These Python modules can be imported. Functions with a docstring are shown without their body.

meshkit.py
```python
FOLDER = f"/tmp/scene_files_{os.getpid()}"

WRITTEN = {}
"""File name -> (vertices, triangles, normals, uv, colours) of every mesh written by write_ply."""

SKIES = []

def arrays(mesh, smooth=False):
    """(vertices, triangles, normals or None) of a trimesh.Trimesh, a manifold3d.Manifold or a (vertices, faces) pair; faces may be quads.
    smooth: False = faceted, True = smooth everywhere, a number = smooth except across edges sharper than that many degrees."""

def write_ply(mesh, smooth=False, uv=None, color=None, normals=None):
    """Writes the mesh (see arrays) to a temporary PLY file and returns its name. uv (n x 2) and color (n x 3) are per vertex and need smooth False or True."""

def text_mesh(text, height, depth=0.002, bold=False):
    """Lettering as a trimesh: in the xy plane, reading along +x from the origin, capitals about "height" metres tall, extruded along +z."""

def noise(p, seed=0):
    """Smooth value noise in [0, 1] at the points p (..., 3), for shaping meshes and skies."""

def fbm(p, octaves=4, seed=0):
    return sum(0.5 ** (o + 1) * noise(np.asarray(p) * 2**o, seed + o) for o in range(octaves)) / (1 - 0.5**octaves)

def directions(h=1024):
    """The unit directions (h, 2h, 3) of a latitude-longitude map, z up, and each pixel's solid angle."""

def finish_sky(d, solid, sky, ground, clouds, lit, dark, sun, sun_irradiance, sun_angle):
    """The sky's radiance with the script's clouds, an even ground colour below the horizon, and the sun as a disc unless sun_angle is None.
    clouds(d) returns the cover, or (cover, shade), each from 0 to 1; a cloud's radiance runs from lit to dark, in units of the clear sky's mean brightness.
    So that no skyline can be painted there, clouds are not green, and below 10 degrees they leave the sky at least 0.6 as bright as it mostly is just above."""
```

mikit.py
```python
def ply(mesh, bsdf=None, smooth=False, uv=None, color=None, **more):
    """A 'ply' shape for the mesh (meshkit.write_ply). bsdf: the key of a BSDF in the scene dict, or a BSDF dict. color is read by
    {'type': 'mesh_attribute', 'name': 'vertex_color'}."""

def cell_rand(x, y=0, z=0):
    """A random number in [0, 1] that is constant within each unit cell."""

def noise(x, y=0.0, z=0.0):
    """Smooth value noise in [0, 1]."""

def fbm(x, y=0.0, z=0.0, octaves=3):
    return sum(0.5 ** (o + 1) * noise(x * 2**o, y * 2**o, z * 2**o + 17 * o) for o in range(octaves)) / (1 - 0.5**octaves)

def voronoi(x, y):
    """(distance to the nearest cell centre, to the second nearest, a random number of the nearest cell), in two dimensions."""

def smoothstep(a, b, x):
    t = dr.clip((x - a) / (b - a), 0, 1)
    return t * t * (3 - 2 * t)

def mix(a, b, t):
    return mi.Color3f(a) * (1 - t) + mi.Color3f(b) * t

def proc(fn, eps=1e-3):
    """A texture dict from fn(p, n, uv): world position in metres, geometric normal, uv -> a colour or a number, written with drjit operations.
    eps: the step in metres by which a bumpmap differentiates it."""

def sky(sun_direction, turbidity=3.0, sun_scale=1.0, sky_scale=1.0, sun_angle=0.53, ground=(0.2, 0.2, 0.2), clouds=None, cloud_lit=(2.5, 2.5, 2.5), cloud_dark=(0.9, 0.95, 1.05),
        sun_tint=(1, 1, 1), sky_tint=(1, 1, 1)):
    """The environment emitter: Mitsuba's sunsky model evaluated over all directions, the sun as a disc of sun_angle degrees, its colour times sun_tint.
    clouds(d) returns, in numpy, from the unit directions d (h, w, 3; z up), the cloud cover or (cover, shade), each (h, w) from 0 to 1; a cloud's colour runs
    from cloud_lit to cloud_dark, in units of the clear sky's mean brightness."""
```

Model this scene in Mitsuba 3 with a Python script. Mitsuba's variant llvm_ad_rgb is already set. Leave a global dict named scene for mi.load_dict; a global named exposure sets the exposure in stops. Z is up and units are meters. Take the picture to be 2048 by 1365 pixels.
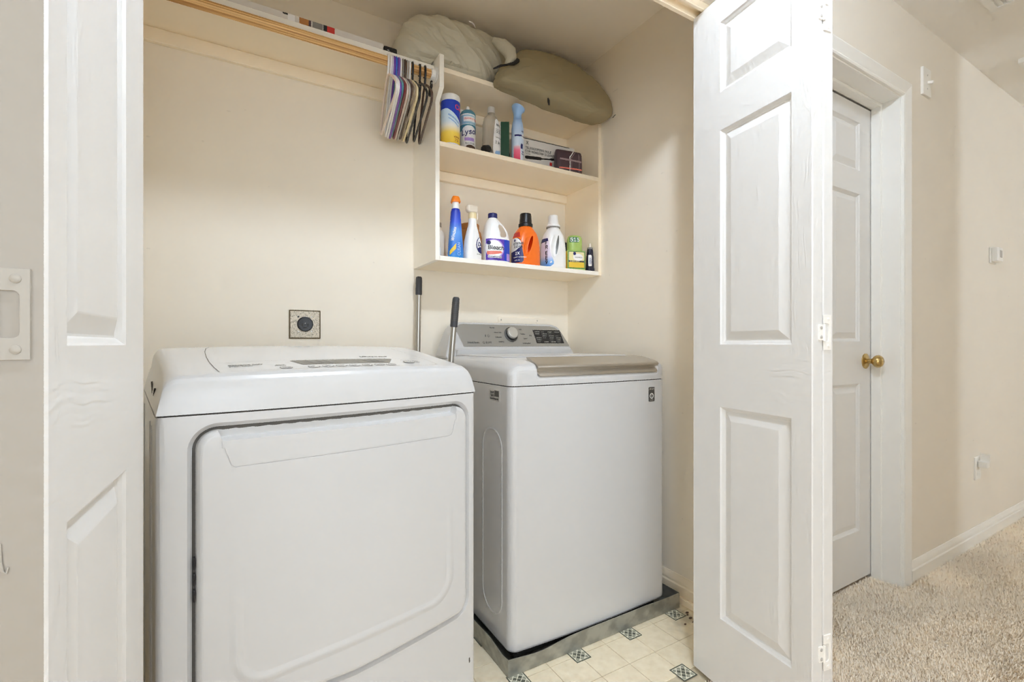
import math, random
import numpy as np
import trimesh, shapely
import shapely.geometry as sg
from shapely import affinity
import manifold3d as m3
import drjit as dr
import mitsuba as mi
import mikit, meshkit
from mikit import proc, noise, fbm, smoothstep, mix

random.seed(7)
rng = np.random.default_rng(7)
T = mi.ScalarTransform4f
scene, labels = {}, {}

# ------------------------------------------------------------------ camera, light, exposure
CAM_Z, YAW = 1.02, math.radians(30.34)
FWD = (math.sin(YAW), math.cos(YAW))
scene['camera'] = {
    'type': 'perspective', 'fov': 2 * math.degrees(math.atan(1024 / 940)), 'fov_axis': 'x',
    'near_clip': 0.02, 'far_clip': 60.0, 'principal_point_offset_y': -5.5 / 1365,
    'to_world': T().look_at(origin=[0, 0, CAM_Z], target=[FWD[0], FWD[1], CAM_Z], up=[0, 0, 1])}
exposure = 0.13
LAMP = (0.60, 0.27, 2.355)          # globe of the hall's ceiling light
LAMP_POWER = (292, 343, 415)
ROOM_LAMP = (3.9, -2.4, 2.0)
ROOM_POWER = (262, 305, 360)
FILL_WINDOW_POWER = (2.15, 2.51, 3.0)  # radiance of an added, unseen window that supplies fill light

# ------------------------------------------------------------------ helpers
def lin(c):
    c = np.asarray(c, float) / 255.0
    return np.where(c <= 0.04045, c / 12.92, ((c + 0.055) / 1.055) ** 2.4)

def rgb(c):
    return {'type': 'rgb', 'value': [float(v) for v in lin(c)]}

def mat(key, c, rough=0.5, metallic=0.0, spec=0.5, bump=None, scale=1.0, **more):
    b = {'type': 'principled', 'base_color': c if isinstance(c, dict) else rgb(c), 'roughness': rough,
         'metallic': metallic, 'specular': spec, **more}
    if bump is not None:
        b = {'type': 'bumpmap', 'arbitrary': bump, 'scale': scale, 'bsdf': b}
    scene['m_' + key] = {'type': 'twosided', 'bsdf': b}

def numbered(key):
    if not any(k == key or k.startswith(key + '__') for k in list(scene) + list(labels)):
        return key
    n = 1
    while any(k == f'{key}_{n:03d}' or k.startswith(f'{key}_{n:03d}__') for k in list(scene) + list(labels)):
        n += 1
    return f'{key}_{n:03d}'

def thing(name, label, cat, group=None, kind=None):
    k = numbered(name)
    labels[k] = {'label': label, 'category': cat}
    if group: labels[k]['group'] = group
    if kind: labels[k]['kind'] = kind
    return k

def struct(name, label, cat=None):
    labels[name] = {'label': label, 'category': cat or name.split('_')[0], 'kind': 'structure'}
    return name

def put(key, mesh, m, smooth=30, label=None, kind=None, **kw):
    """the entry of a thing that is one mesh, under a key that thing() gave"""
    scene[key] = mikit.ply(mesh, 'm_' + m, smooth=smooth, **kw)
    if label: labels.setdefault(key, {})['label'] = label
    if kind: labels.setdefault(key, {})['kind'] = kind
    return key

def part(parent, name, mesh, m, smooth=30, label=None, kind=None, **kw):
    return put(numbered(parent + '__' + name), mesh, m, smooth, label, kind, **kw)

cat = trimesh.util.concatenate

def box(x0, x1, y0, y1, z0, z1):
    b = trimesh.creation.box(extents=(x1 - x0, y1 - y0, z1 - z0))
    b.apply_translation(((x0 + x1) / 2, (y0 + y1) / 2, (z0 + z1) / 2))
    return b

def cbox(x0, x1, y0, y1, z0, z1, c=0.002):
    """a box with chamfered edges"""
    p = []
    for x, sx in ((x0, 1), (x1, -1)):
        for y, sy in ((y0, 1), (y1, -1)):
            for z, sz in ((z0, 1), (z1, -1)):
                p += [(x + sx * c, y + sy * c, z), (x + sx * c, y, z + sz * c), (x, y + sy * c, z + sz * c)]
    return trimesh.convex.convex_hull(np.array(p))

def rbox(x0, x1, y0, y1, z0, z1, r, n=12):
    s = m3.Manifold.sphere(r, n)
    return tm(m3.Manifold.batch_hull([s.translate((x, y, z)) for x in (x0 + r, x1 - r) for y in (y0 + r, y1 - r) for z in (z0 + r, z1 - r)]))

def tm(man):
    m = man.to_mesh()
    return trimesh.Trimesh(np.array(m.vert_properties[:, :3]), np.array(m.tri_verts), process=False)

def man(t):
    t = trimesh.Trimesh(t.vertices, t.faces, process=True)
    t.merge_vertices()
    return m3.Manifold(m3.Mesh(np.asarray(t.vertices, np.float32), np.asarray(t.faces, np.uint32)))

def loft(rings, cap=True, closed=True):
    """rings: list of (n, 3) arrays, bottom to top, counter-clockwise seen from above"""
    r = np.array(rings, float)
    k, n = r.shape[:2]
    v = r.reshape(-1, 3)
    f = []
    i = np.arange(n if closed else n - 1)
    for a in range(k - 1):
        b0, b1 = a * n, (a + 1) * n
        j = (i + 1) % n
        f.append(np.stack([b0 + i, b0 + j, b1 + j], 1)); f.append(np.stack([b0 + i, b1 + j, b1 + i], 1))
    if cap:
        v = np.vstack([v, r[0].mean(0), r[-1].mean(0)])
        j = (i + 1) % n
        f.append(np.stack([j, i, i * 0 + k * n], 1)); f.append(np.stack([(k - 1) * n + i, (k - 1) * n + j, i * 0 + k * n + 1], 1))
    return trimesh.Trimesh(v, np.vstack(f), process=False)

def ring(z, a, b=None, n=2.0, cx=0.0, cy=0.0, seg=48):
    b = a if b is None else b
    t = np.arange(seg) / seg * 2 * np.pi
    c, s = np.cos(t), np.sin(t)
    return np.stack([cx + a * np.sign(c) * abs(c) ** (2 / n), cy + b * np.sign(s) * abs(s) ** (2 / n), np.full(seg, z)], 1)

def lathe(prof, seg=40):
    """prof: (radius, z) from bottom to top"""
    return loft([ring(z, max(r, 1e-5), seg=seg) for r, z in prof])

def tube(path, r, n=10):
    p = np.array(path, float)
    r = np.broadcast_to(r, len(p))
    d = np.gradient(p, axis=0); d /= np.linalg.norm(d, axis=1, keepdims=True)
    u = np.cross(d[0], (0.31, 0.2, 0.93)); u /= np.linalg.norm(u)
    rings = []
    for q, t, rr in zip(p, d, r):
        u = u - t * (u @ t); u /= np.linalg.norm(u)
        w = np.cross(t, u)
        a = np.arange(n) / n * 2 * np.pi
        rings.append(q + rr * (np.cos(a)[:, None] * u + np.sin(a)[:, None] * w))
    return loft(rings)

def move(m, x=0, y=0, z=0, rz=0.0, rx=0.0, ry=0.0):
    m = m.copy()
    for ang, ax in ((rx, (1, 0, 0)), (ry, (0, 1, 0)), (rz, (0, 0, 1))):
        if ang: m.apply_transform(trimesh.transformations.rotation_matrix(math.radians(ang), ax))
    m.apply_translation((x, y, z))
    return m

def poly_solid(poly, h, bevel=0.0, steps=3):
    """a polygon in xy extruded along +z from 0 to h, its top edge rounded by bevel"""
    if poly.geom_type == 'MultiPolygon':
        return cat([poly_solid(g, h, bevel, steps) for g in poly.geoms])
    if bevel <= 0:
        return trimesh.creation.extrude_polygon(poly, h, engine='earcut')
    parts = []
    z = [0.0] + [h - bevel + bevel * math.sin(a) for a in np.linspace(0, np.pi / 2, steps + 1)]
    o = [0.0] + [bevel * (1 - math.cos(a)) for a in np.linspace(0, np.pi / 2, steps + 1)]
    pts = np.array(poly.exterior.coords)[:-1]
    if not poly.exterior.is_ccw: pts = pts[::-1]
    nxt, prv = np.roll(pts, -1, 0), np.roll(pts, 1, 0)
    t = (nxt - pts) / np.maximum(np.linalg.norm(nxt - pts, axis=1, keepdims=True), 1e-9) + (pts - prv) / np.maximum(np.linalg.norm(pts - prv, axis=1, keepdims=True), 1e-9)
    nrm = np.stack([-t[:, 1], t[:, 0]], 1); nrm /= np.linalg.norm(nrm, axis=1, keepdims=True)
    rings = [np.column_stack([pts + nrm * oo, np.full(len(pts), zz)]) for zz, oo in zip(z, o)]
    side = loft(rings, cap=False)
    top = flat(sg.Polygon(rings[-1][:, :2])); top.apply_translation((0, 0, h))
    bot = flat(sg.Polygon(pts)); bot.invert()
    m = cat([side, top, bot]); m.merge_vertices(digits_vertex=7)
    return m

def flat(poly):
    if poly.geom_type == 'MultiPolygon':
        return cat([flat(g) for g in poly.geoms])
    v, f = trimesh.creation.triangulate_polygon(poly, engine='earcut')
    m = trimesh.Trimesh(np.column_stack([v, np.zeros(len(v))]), f, process=False)
    if m.face_normals[:, 2].sum() < 0: m.invert()
    return m

def rrect(x0, x1, y0, y1, r, n=8):
    return sg.box(x0 + r, y0 + r, x1 - r, y1 - r).buffer(r, quad_segs=n)

def upright(m):
    """xy drawing -> xz plane facing -y (thickness towards -y)"""
    m = m.copy()
    v = m.vertices
    m.vertices = np.column_stack([v[:, 0], -v[:, 2], v[:, 1]])
    return m

def fine(m, size):
    v, f = trimesh.remesh.subdivide_to_size(m.vertices, m.faces, size, max_iter=12)
    t = trimesh.Trimesh(v, f, process=False); t.merge_vertices(digits_vertex=7)
    return t

def text(s, h, bold=False):
    return meshkit.text_mesh(s, h, depth=0.0004, bold=bold)

def bend(m, fn):
    m = m.copy()
    m.vertices = fn(np.array(m.vertices))
    return m

# ------------------------------------------------------------------ materials
def wallbump(p, n, uv):
    return fbm(p.x * 90, p.y * 90, p.z * 90, 2)
def wallcolor(base):
    def f(p, n, uv):
        m = smoothstep(0.5, 0.85, fbm(p.x * 4 + 3, p.y * 4, p.z * 4, 3))
        s = smoothstep(0.93, 0.96, noise(p.x * 38, p.y * 38 + 9, p.z * 55)) * 0.10
        return mi.Color3f(*[float(v) for v in lin(base)]) * (1 - 0.02 * m - s)
    return f
mat('wall', proc(wallcolor((240, 231, 214))), 0.55, spec=0.3)
mat('wall_hall', proc(wallcolor((225, 218, 206))), 0.55, spec=0.3)
def knockdown(p, n, uv):
    return smoothstep(0.45, 0.62, fbm(p.x * 26, p.y * 26, 1.0, 3))
mat('ceiling_hall', (234, 231, 225), 0.7, spec=0.2, bump=proc(knockdown), scale=0.004)
mat('ceiling', (246, 238, 224), 0.7, spec=0.2)
mat('white', (230, 228, 223), 0.35)
mat('trim', (230, 228, 222), 0.32)
def grain(p, n, uv):
    h = p.x + p.y
    z = p.z
    rail = smoothstep(0.85, 0.87, z) * (1 - smoothstep(0.98, 1.0, z)) + smoothstep(1.66, 1.67, z) * (1 - smoothstep(1.73, 1.75, z)) + (1 - smoothstep(0.19, 0.2, z))
    w = fbm(h * 9, z * 9, 3.0, 2) * 0.06
    v = noise((h + w) * 330, z * 9) * (1 - rail) + noise(h * 7, (z + w) * 300) * rail
    return v
mat('door', (215, 213, 209), 0.36, bump=proc(grain, eps=6e-4), scale=0.0007)
mat('door_edge_dimmed', (156, 149, 138), 0.5, bump=proc(wallbump), scale=0.0008)  # beige edge paint, darkened to offset the strong light on the left door
mat('shelf', (246, 232, 207), 0.4)
mat('shelf_white', (243, 238, 226), 0.35)
def wood(p, n, uv):
    g = fbm(p.x * 3, p.y * 160, p.z * 260, 3)
    return mix([float(v) for v in lin((176, 124, 66))], [float(v) for v in lin((232, 190, 128))], smoothstep(0.3, 0.7, g))
mat('rod_wood', proc(wood), 0.5)
mat('appliance', (196, 195, 193), 0.22, spec=0.5)
mat('appliance_side', (196, 195, 193), 0.3)
mat('appliance_panel', (196, 195, 193), 0.25)
mat('gap', (60, 57, 52), 0.8)
mat('gap_shade', (86, 83, 78), 0.8)  # dark tone standing in for shade deep in the dryer door gap
mat('silver', (200, 193, 182), 0.34, metallic=0.85)
mat('console_grey', (164, 161, 154), 0.38, metallic=0.55)
mat('knob_silver', (205, 203, 196), 0.35, metallic=0.6)
mat('chrome', (215, 210, 200), 0.18, metallic=0.95)
mat('black', (22, 21, 22), 0.35)
mat('black_soft', (34, 33, 34), 0.6)
mat('dark_grey', (70, 68, 64), 0.5)
mat('mid_grey', (128, 125, 119), 0.5)
mat('display_grey', (104, 101, 94), 0.3)
mat('light_grey', (176, 172, 165), 0.5)
mat('print_grey', (120, 118, 113), 0.5)
def galv(p, n, uv):
    g = fbm(p.x * 30, p.y * 30, p.z * 30, 3)
    return mix([float(v) for v in lin((146, 146, 139))], [float(v) for v in lin((174, 174, 166))], smoothstep(0.3, 0.7, g))
mat('galvanized', proc(galv), 0.45, metallic=0.75)
mat('brass', (198, 170, 112), 0.2, metallic=0.95)
mat('hinge', (236, 233, 226), 0.4)
mat('hinge_dimmed', (162, 156, 145), 0.45)  # darker copy of the hinge paint, evens out strong light on the left
mat('steel', (176, 172, 164), 0.3, metallic=0.9)
mat('grip', (58, 58, 60), 0.6)
def flecked(p, n, uv):
    g = smoothstep(0.62, 0.72, noise(p.x * 420, p.y * 420, p.z * 420))
    return mix([float(v) for v in lin((214, 203, 183))], [float(v) for v in lin((140, 130, 112))], g)
mat('flecked_plate', proc(flecked), 0.45)
mat('old_edge', (96, 84, 62), 0.7)
def vinyl(p, n, uv):
    g = fbm(p.x * 60, p.y * 60, 0.0, 3)
    st = smoothstep(0.66, 0.82, fbm(p.x * 9 + 4, p.y * 9, 0.0, 3)) * smoothstep(1.1, 1.5, p.x) * 0.35
    return mix([float(v) for v in lin((228, 214, 184))], [float(v) for v in lin((243, 232, 206))], g) * (1 - st)
mat('tile', proc(vinyl), 0.4)
mat('tile_joint', (198, 186, 160), 0.6)
mat('insert_dark', (86, 88, 76), 0.5)
mat('insert_light', (226, 222, 204), 0.5)
mat('insert_mid', (150, 150, 134), 0.5)
mat('carpet_base', (214, 198, 176), 0.95, spec=0.1)
scene['m_carpet'] = {'type': 'twosided', 'bsdf': {'type': 'diffuse', 'reflectance': {'type': 'mesh_attribute', 'name': 'vertex_color'}}}
scene['m_vcol'] = {'type': 'twosided', 'bsdf': {'type': 'principled', 'base_color': {'type': 'mesh_attribute', 'name': 'vertex_color'}, 'roughness': 0.4}}
scene['m_lamp_glass'] = {'type': 'diffuse', 'reflectance': rgb((240, 236, 228))}

# ------------------------------------------------------------------ the setting
CEIL, CCEIL, BACK, RIGHT = 2.44, 2.41, 2.01, 1.52
HALL_Y0, HALL_Y1 = 0.88, 0.99
FLOOR = struct('floor', 'cream patterned sheet floor of the laundry closet', 'floor')
put(FLOOR, box(-0.42, RIGHT + 0.02, 0.93, BACK + 0.02, -0.06, -0.0025), 'tile_joint', False)
tile_mesh = cbox(-0.0563, 0.0563, -0.0563, 0.0563, -0.0025, 0, 0.0007)
tile_ply = mikit.ply(tile_mesh, 'm_tile', smooth=False)
def insert_meshes():
    s = 0.029
    rim = poly_solid(sg.box(-s, -s, s, s).difference(sg.box(-s + .0035, -s + .0035, s - .0035, s - .0035)), 0.0012)
    fld = box(-s + .0035, s - .0035, -s + .0035, s - .0035, 0, 0.0008)
    dia, tri = [], []
    q = 0.0255
    inner = sg.box(-q, -q, q, q)
    for i in range(-2, 3):
        for j in range(-2, 3):
            d = sg.Polygon([(0.0078, 0), (0, 0.0078), (-0.0078, 0), (0, -0.0078)])
            c = affinity.translate(d, (i - j) * 0.0095, (i + j) * 0.0095)
            c = c.intersection(inner.buffer(-0.002))
            if c.is_empty or c.area < 8e-6: continue
            (dia if abs(i) + abs(j) <= 1 and c.area > 1e-4 else tri).append(poly_solid(c, 0.0011))
    return rim, fld, cat(dia), cat(tri)
ins = insert_meshes()
ins_ply = [mikit.ply(m, 'm_' + k, smooth=False) for m, k in zip(ins, ('insert_dark', 'insert_light', 'insert_dark', 'insert_mid'))]
n_tile = n_ins = 0
X_INS, Y_INS, P = 0.9655, 1.2175, 0.1143
for i in range(-12, 5):
    for j in range(-3, 8):
        cx, cy = X_INS + (i + 0.5) * P, Y_INS + (j + 0.5) * P
        if not (-0.38 < cx < RIGHT + 0.02 and 0.95 < cy < BACK): continue
        scene[f'floor__tile_{n_tile:03d}' if n_tile else 'floor__tile'] = {**tile_ply, 'to_world': T().translate([cx, cy, 0])}
        n_tile += 1
for i in range(-10, 6, 2):
    for j in range(-2, 8, 2):
        cx, cy = X_INS + i * P, Y_INS + j * P
        if not (-0.36 < cx < RIGHT - 0.03 and 0.95 < cy < BACK - 0.03): continue
        for q, nm in enumerate(('insert_tile', 'field', 'diamond', 'corner')):
            base = f'floor__insert_tile_{n_ins:03d}' if n_ins else 'floor__insert_tile'
            scene[base if q == 0 else base + '__' + nm] = {**ins_ply[q], 'to_world': T().translate([cx, cy, 0])}
        n_ins += 1
# carpet of the hall
put(struct('floor_hall', 'beige shag carpet of the hall beside the closet', 'floor'), cat([box(-3.4, 6.1, -4.2, 0.93, -0.08, -0.010), box(1.56, 2.6, 0.93, 1.2, -0.08, -0.010)]), 'carpet_base', False)
def carpet():
    n = 330000
    x = rng.uniform(1.18, 4.15, n * 2); y = rng.uniform(-0.02, 0.984, n * 2)
    # only where the camera's side of the hall can show it, denser close by
    q = (x * 0.863 - y * 0.505) / (x * 0.505 + y * 0.863)
    keep = (q < 1.28) & (rng.random(n * 2) < np.clip(1.9 / np.hypot(x, y), 0.25, 1)) & ~((x < 1.6) & (y < 0.45))
    keep &= ((y < 0.925) | ((x > 1.66) & (x < 2.40))) & ~((x > 2.40) & (y > 0.868)) & ~((x < 1.66) & (x > 1.30) & (y > 0.87))
    x, y = x[keep], y[keep]
    n = len(x)
    p = np.stack([x, y, np.full(n, -0.011)], 1)
    cl = meshkit.fbm(np.stack([x * 2.2, y * 3.4, x * 0], 1), 3, seed=4)
    a = rng.uniform(0, 2 * np.pi, n) * 0.75 + cl * 9
    lean = rng.uniform(0.3, 1.25, n)
    ln = rng.uniform(0.011, 0.021, n)
    d = np.stack([np.cos(a) * np.sin(lean), np.sin(a) * np.sin(lean), np.cos(lean)], 1)
    s = np.stack([-np.sin(a), np.cos(a), a * 0], 1)
    w = rng.uniform(0.0008, 0.0016, n)[:, None]
    mid = p + d * ln[:, None] * 0.55 + np.array([0, 0, 0.0015])
    tip = p + d * ln[:, None]
    tip[:, 2] -= 0.001
    v = np.stack([p - s * w, p + s * w, mid - s * w, mid + s * w, tip - s * w * .5, tip + s * w * .5], 1).reshape(-1, 3)
    b = (np.arange(n) * 6)[:, None]
    f = np.concatenate([b + [0, 1, 3], b + [0, 3, 2], b + [2, 3, 5], b + [2, 5, 4]])
    tone = rng.random(n)
    c0, c1, c2 = lin((255, 248, 234)), lin((250, 236, 214)), lin((184, 162, 136))
    col = c1 + (c0 - c1) * tone[:, None]
    dark = rng.random(n) < 0.045
    col[dark] = c2
    col *= (0.80 + 0.38 * meshkit.fbm(np.stack([x * 3, y * 5, x * 0 + 5], 1), 3, seed=9))[:, None]
    return trimesh.Trimesh(v, f, process=False), np.repeat(col, 6, 0)
cm, cc = carpet()
scene['floor_hall__pile'] = mikit.ply(cm, 'm_carpet', smooth=False, color=cc)
labels['floor_hall__pile'] = {'kind': 'stuff', 'label': 'shaggy beige carpet pile'}

put(struct('wall_back', 'cream painted back wall of the laundry closet', 'wall'), box(-0.42, RIGHT + 0.1, BACK, BACK + 0.1, -0.05, CEIL + 0.1), 'wall', False)
put(struct('wall_right', 'cream right hand wall of the laundry closet', 'wall'), box(RIGHT, RIGHT + 0.1, HALL_Y1, BACK, -0.05, CEIL + 0.1), 'wall', False)
put(struct('wall_left', 'left wall of the laundry closet', 'wall'), box(-0.5, -0.40, HALL_Y1, BACK, -0.05, CEIL + 0.1), 'wall', False)
put(struct('ceiling', 'cream ceiling of the laundry closet', 'ceiling'), box(-0.42, RIGHT + 0.02, HALL_Y1, BACK, CCEIL, CCEIL + 0.03), 'ceiling', False)
put(struct('ceiling_hall', 'textured ceiling of the hall', 'ceiling'), box(-3.4, 6.1, -4.2, HALL_Y1, CEIL, CEIL + 0.08), 'ceiling_hall', False)
HEAD = 2.06
DX0, DX1, DH = 1.625, 2.425, 2.075
put(struct('wall_front', 'beige hall wall around the closet opening and the white door', 'wall'), cat([
    box(-3.3, -0.245, HALL_Y0, HALL_Y1, -0.05, CEIL + .02), box(-0.245, 1.295, HALL_Y0, HALL_Y1, HEAD, CEIL + .02),
    box(1.295, DX0, HALL_Y0, HALL_Y1, -0.05, CEIL + .02), box(DX0, DX1, HALL_Y0, HALL_Y1, DH, CEIL + .02),
    box(DX1, 4.09, HALL_Y0, HALL_Y1, -0.05, CEIL + .02)]), 'wall_hall', False)
put(struct('wall_end', 'beige wall at the far end of the hall', 'wall'), box(4.08, 4.18, 0.35, HALL_Y0, -0.05, CEIL + .02), 'wall_hall', False)
# the rest of the home behind the camera
put(struct('wall_room_left', 'wall at the left end of the hall', 'wall'), box(-3.4, -3.3, -2.4, HALL_Y1, -0.05, CEIL + .02), 'wall_hall', False)
put(struct('wall_room_right', 'far right wall of the room beyond the hall', 'wall'), box(6.0, 6.1, -4.2, HALL_Y1 + 2, -0.05, CEIL + .02), 'wall_hall', False)
put(struct('wall_room_back', 'far wall of the room beyond the hall', 'wall'), box(2.3, 6.1, -4.2, -4.1, -0.05, CEIL), 'wall_hall', False)
put(struct('wall_opposite', 'wall of the hall across from the white door', 'wall'), cat([box(.95, 3.45, -0.75, -0.65, -0.05, CEIL + .02), box(.95, 1.05, -2.4, -0.75, -0.05, CEIL + .02), box(3.35, 3.45, -4.2, -.75, -.05, CEIL + .02)]), 'wall_hall', False)
WI = (-2.9, 0.85, 0.35, 2.3)
put(struct('wall_fill_window', 'wall holding the added fill window at the open left end of the hall', 'wall'), cat([
    box(-3.4, WI[0], -2.4, -2.3, -0.05, CEIL), box(WI[1], 1.05, -2.4, -2.3, -0.05, CEIL), box(WI[0], WI[1], -2.4, -2.3, -0.05, WI[2]), box(WI[0], WI[1], -2.4, -2.3, WI[3], CEIL)]), 'wall_hall', False)
w1 = struct('window_1', 'added bright window giving fill light, out of view across from the left end of the hall', 'window')  # unseen window, added to bring fill light into closet and hall
part(w1, 'frame', cat([box(WI[0], WI[1], -2.36, -2.28, WI[2], WI[2] + .06), box(WI[0], WI[1], -2.36, -2.28, WI[3] - .06, WI[3]), box(WI[0], WI[0] + .06, -2.36, -2.28, WI[2] + .06, WI[3] - .06), box(WI[1] - .06, WI[1], -2.36, -2.28, WI[2] + .06, WI[3] - .06), box(-1.05, -0.99, -2.36, -2.28, WI[2] + .06, WI[3] - .06)]), 'trim', False)
for x0, x1 in ((WI[0] + .06, -1.05), (-0.99, WI[1] - .06)):
    z0, z1 = WI[2] + .06, WI[3] - .06
    pn = trimesh.Trimesh([(x0, -2.32, z0), (x1, -2.32, z0), (x1, -2.32, z1), (x0, -2.32, z1)], [(0, 2, 1), (0, 3, 2)], process=False)
    k = part(w1, 'pane', pn, 'lamp_glass', False)
    scene[k]['emitter'] = {'type': 'area', 'radiance': {'type': 'rgb', 'value': list(FILL_WINDOW_POWER)}}

def ceiling_light(name, label, at, power, r=0.058):
    t = thing(name, label, 'ceiling light')
    x, y, z = at
    g = trimesh.creation.icosphere(subdivisions=3, radius=r)
    k = part(t, 'globe', move(g, x, y, z), 'lamp_glass', True)
    scene[k]['emitter'] = {'type': 'area', 'radiance': {'type': 'rgb', 'value': list(power)}}
    part(t, 'base', move(lathe([(0.02, -0.03), (0.05, -0.028), (0.058, -0.012), (0.06, 0)]), x, y, CEIL), 'trim')
    if CEIL - z - r > 0.04: part(t, 'stem', move(lathe([(0.008, z + r - .002), (0.008, CEIL - .02)], 12), x, y, 0), 'trim')
ceiling_light('ceiling_light', 'round globe light on the hall ceiling in front of the closet', LAMP, LAMP_POWER)
ceiling_light('ceiling_light', 'round globe pendant light in the room beyond the hall', ROOM_LAMP, ROOM_POWER, 0.08)

# baseboards
def baseboard(length, h=0.085):
    prof = [(0, 0), (0.013, 0), (0.013, h * .62), (0.0095, h * .68), (0.0105, h * .78), (0.006, h * .93), (0.003, h), (0, h)]
    m = trimesh.creation.extrude_polygon(sg.Polygon(prof), length, engine='earcut')
    v = m.vertices.copy()
    m.vertices = np.column_stack([v[:, 2], -v[:, 0], v[:, 1]]); m.fix_normals()
    return m
put(struct('baseboard_hall', 'white moulded baseboard along the beige hall wall', 'baseboard'), move(baseboard(4.08 - 2.487, 0.095), 2.487, HALL_Y0, -0.012), 'trim')
put(struct('baseboard_right', 'scuffed cream baseboard along the right closet wall', 'baseboard'), move(baseboard(0.90, 0.1), RIGHT, 1.985, 0, rz=-90), 'shelf')
put(struct('trim_1', 'quarter round shoe moulding below the closet baseboard', 'moulding'), cbox(RIGHT - 0.026, RIGHT - 0.0135, 1.09, 1.985, 0, 0.028, 0.004), 'shelf')
put(struct('baseboard_back', 'cream baseboard along the back closet wall', 'baseboard'), move(baseboard(1.85, 0.1), -0.39, BACK, 0), 'shelf')
put(struct('baseboard_left', 'cream baseboard along the left closet wall', 'baseboard'), move(baseboard(0.92, 0.1), -0.40, 1.05, 0, rz=90), 'shelf')

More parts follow.
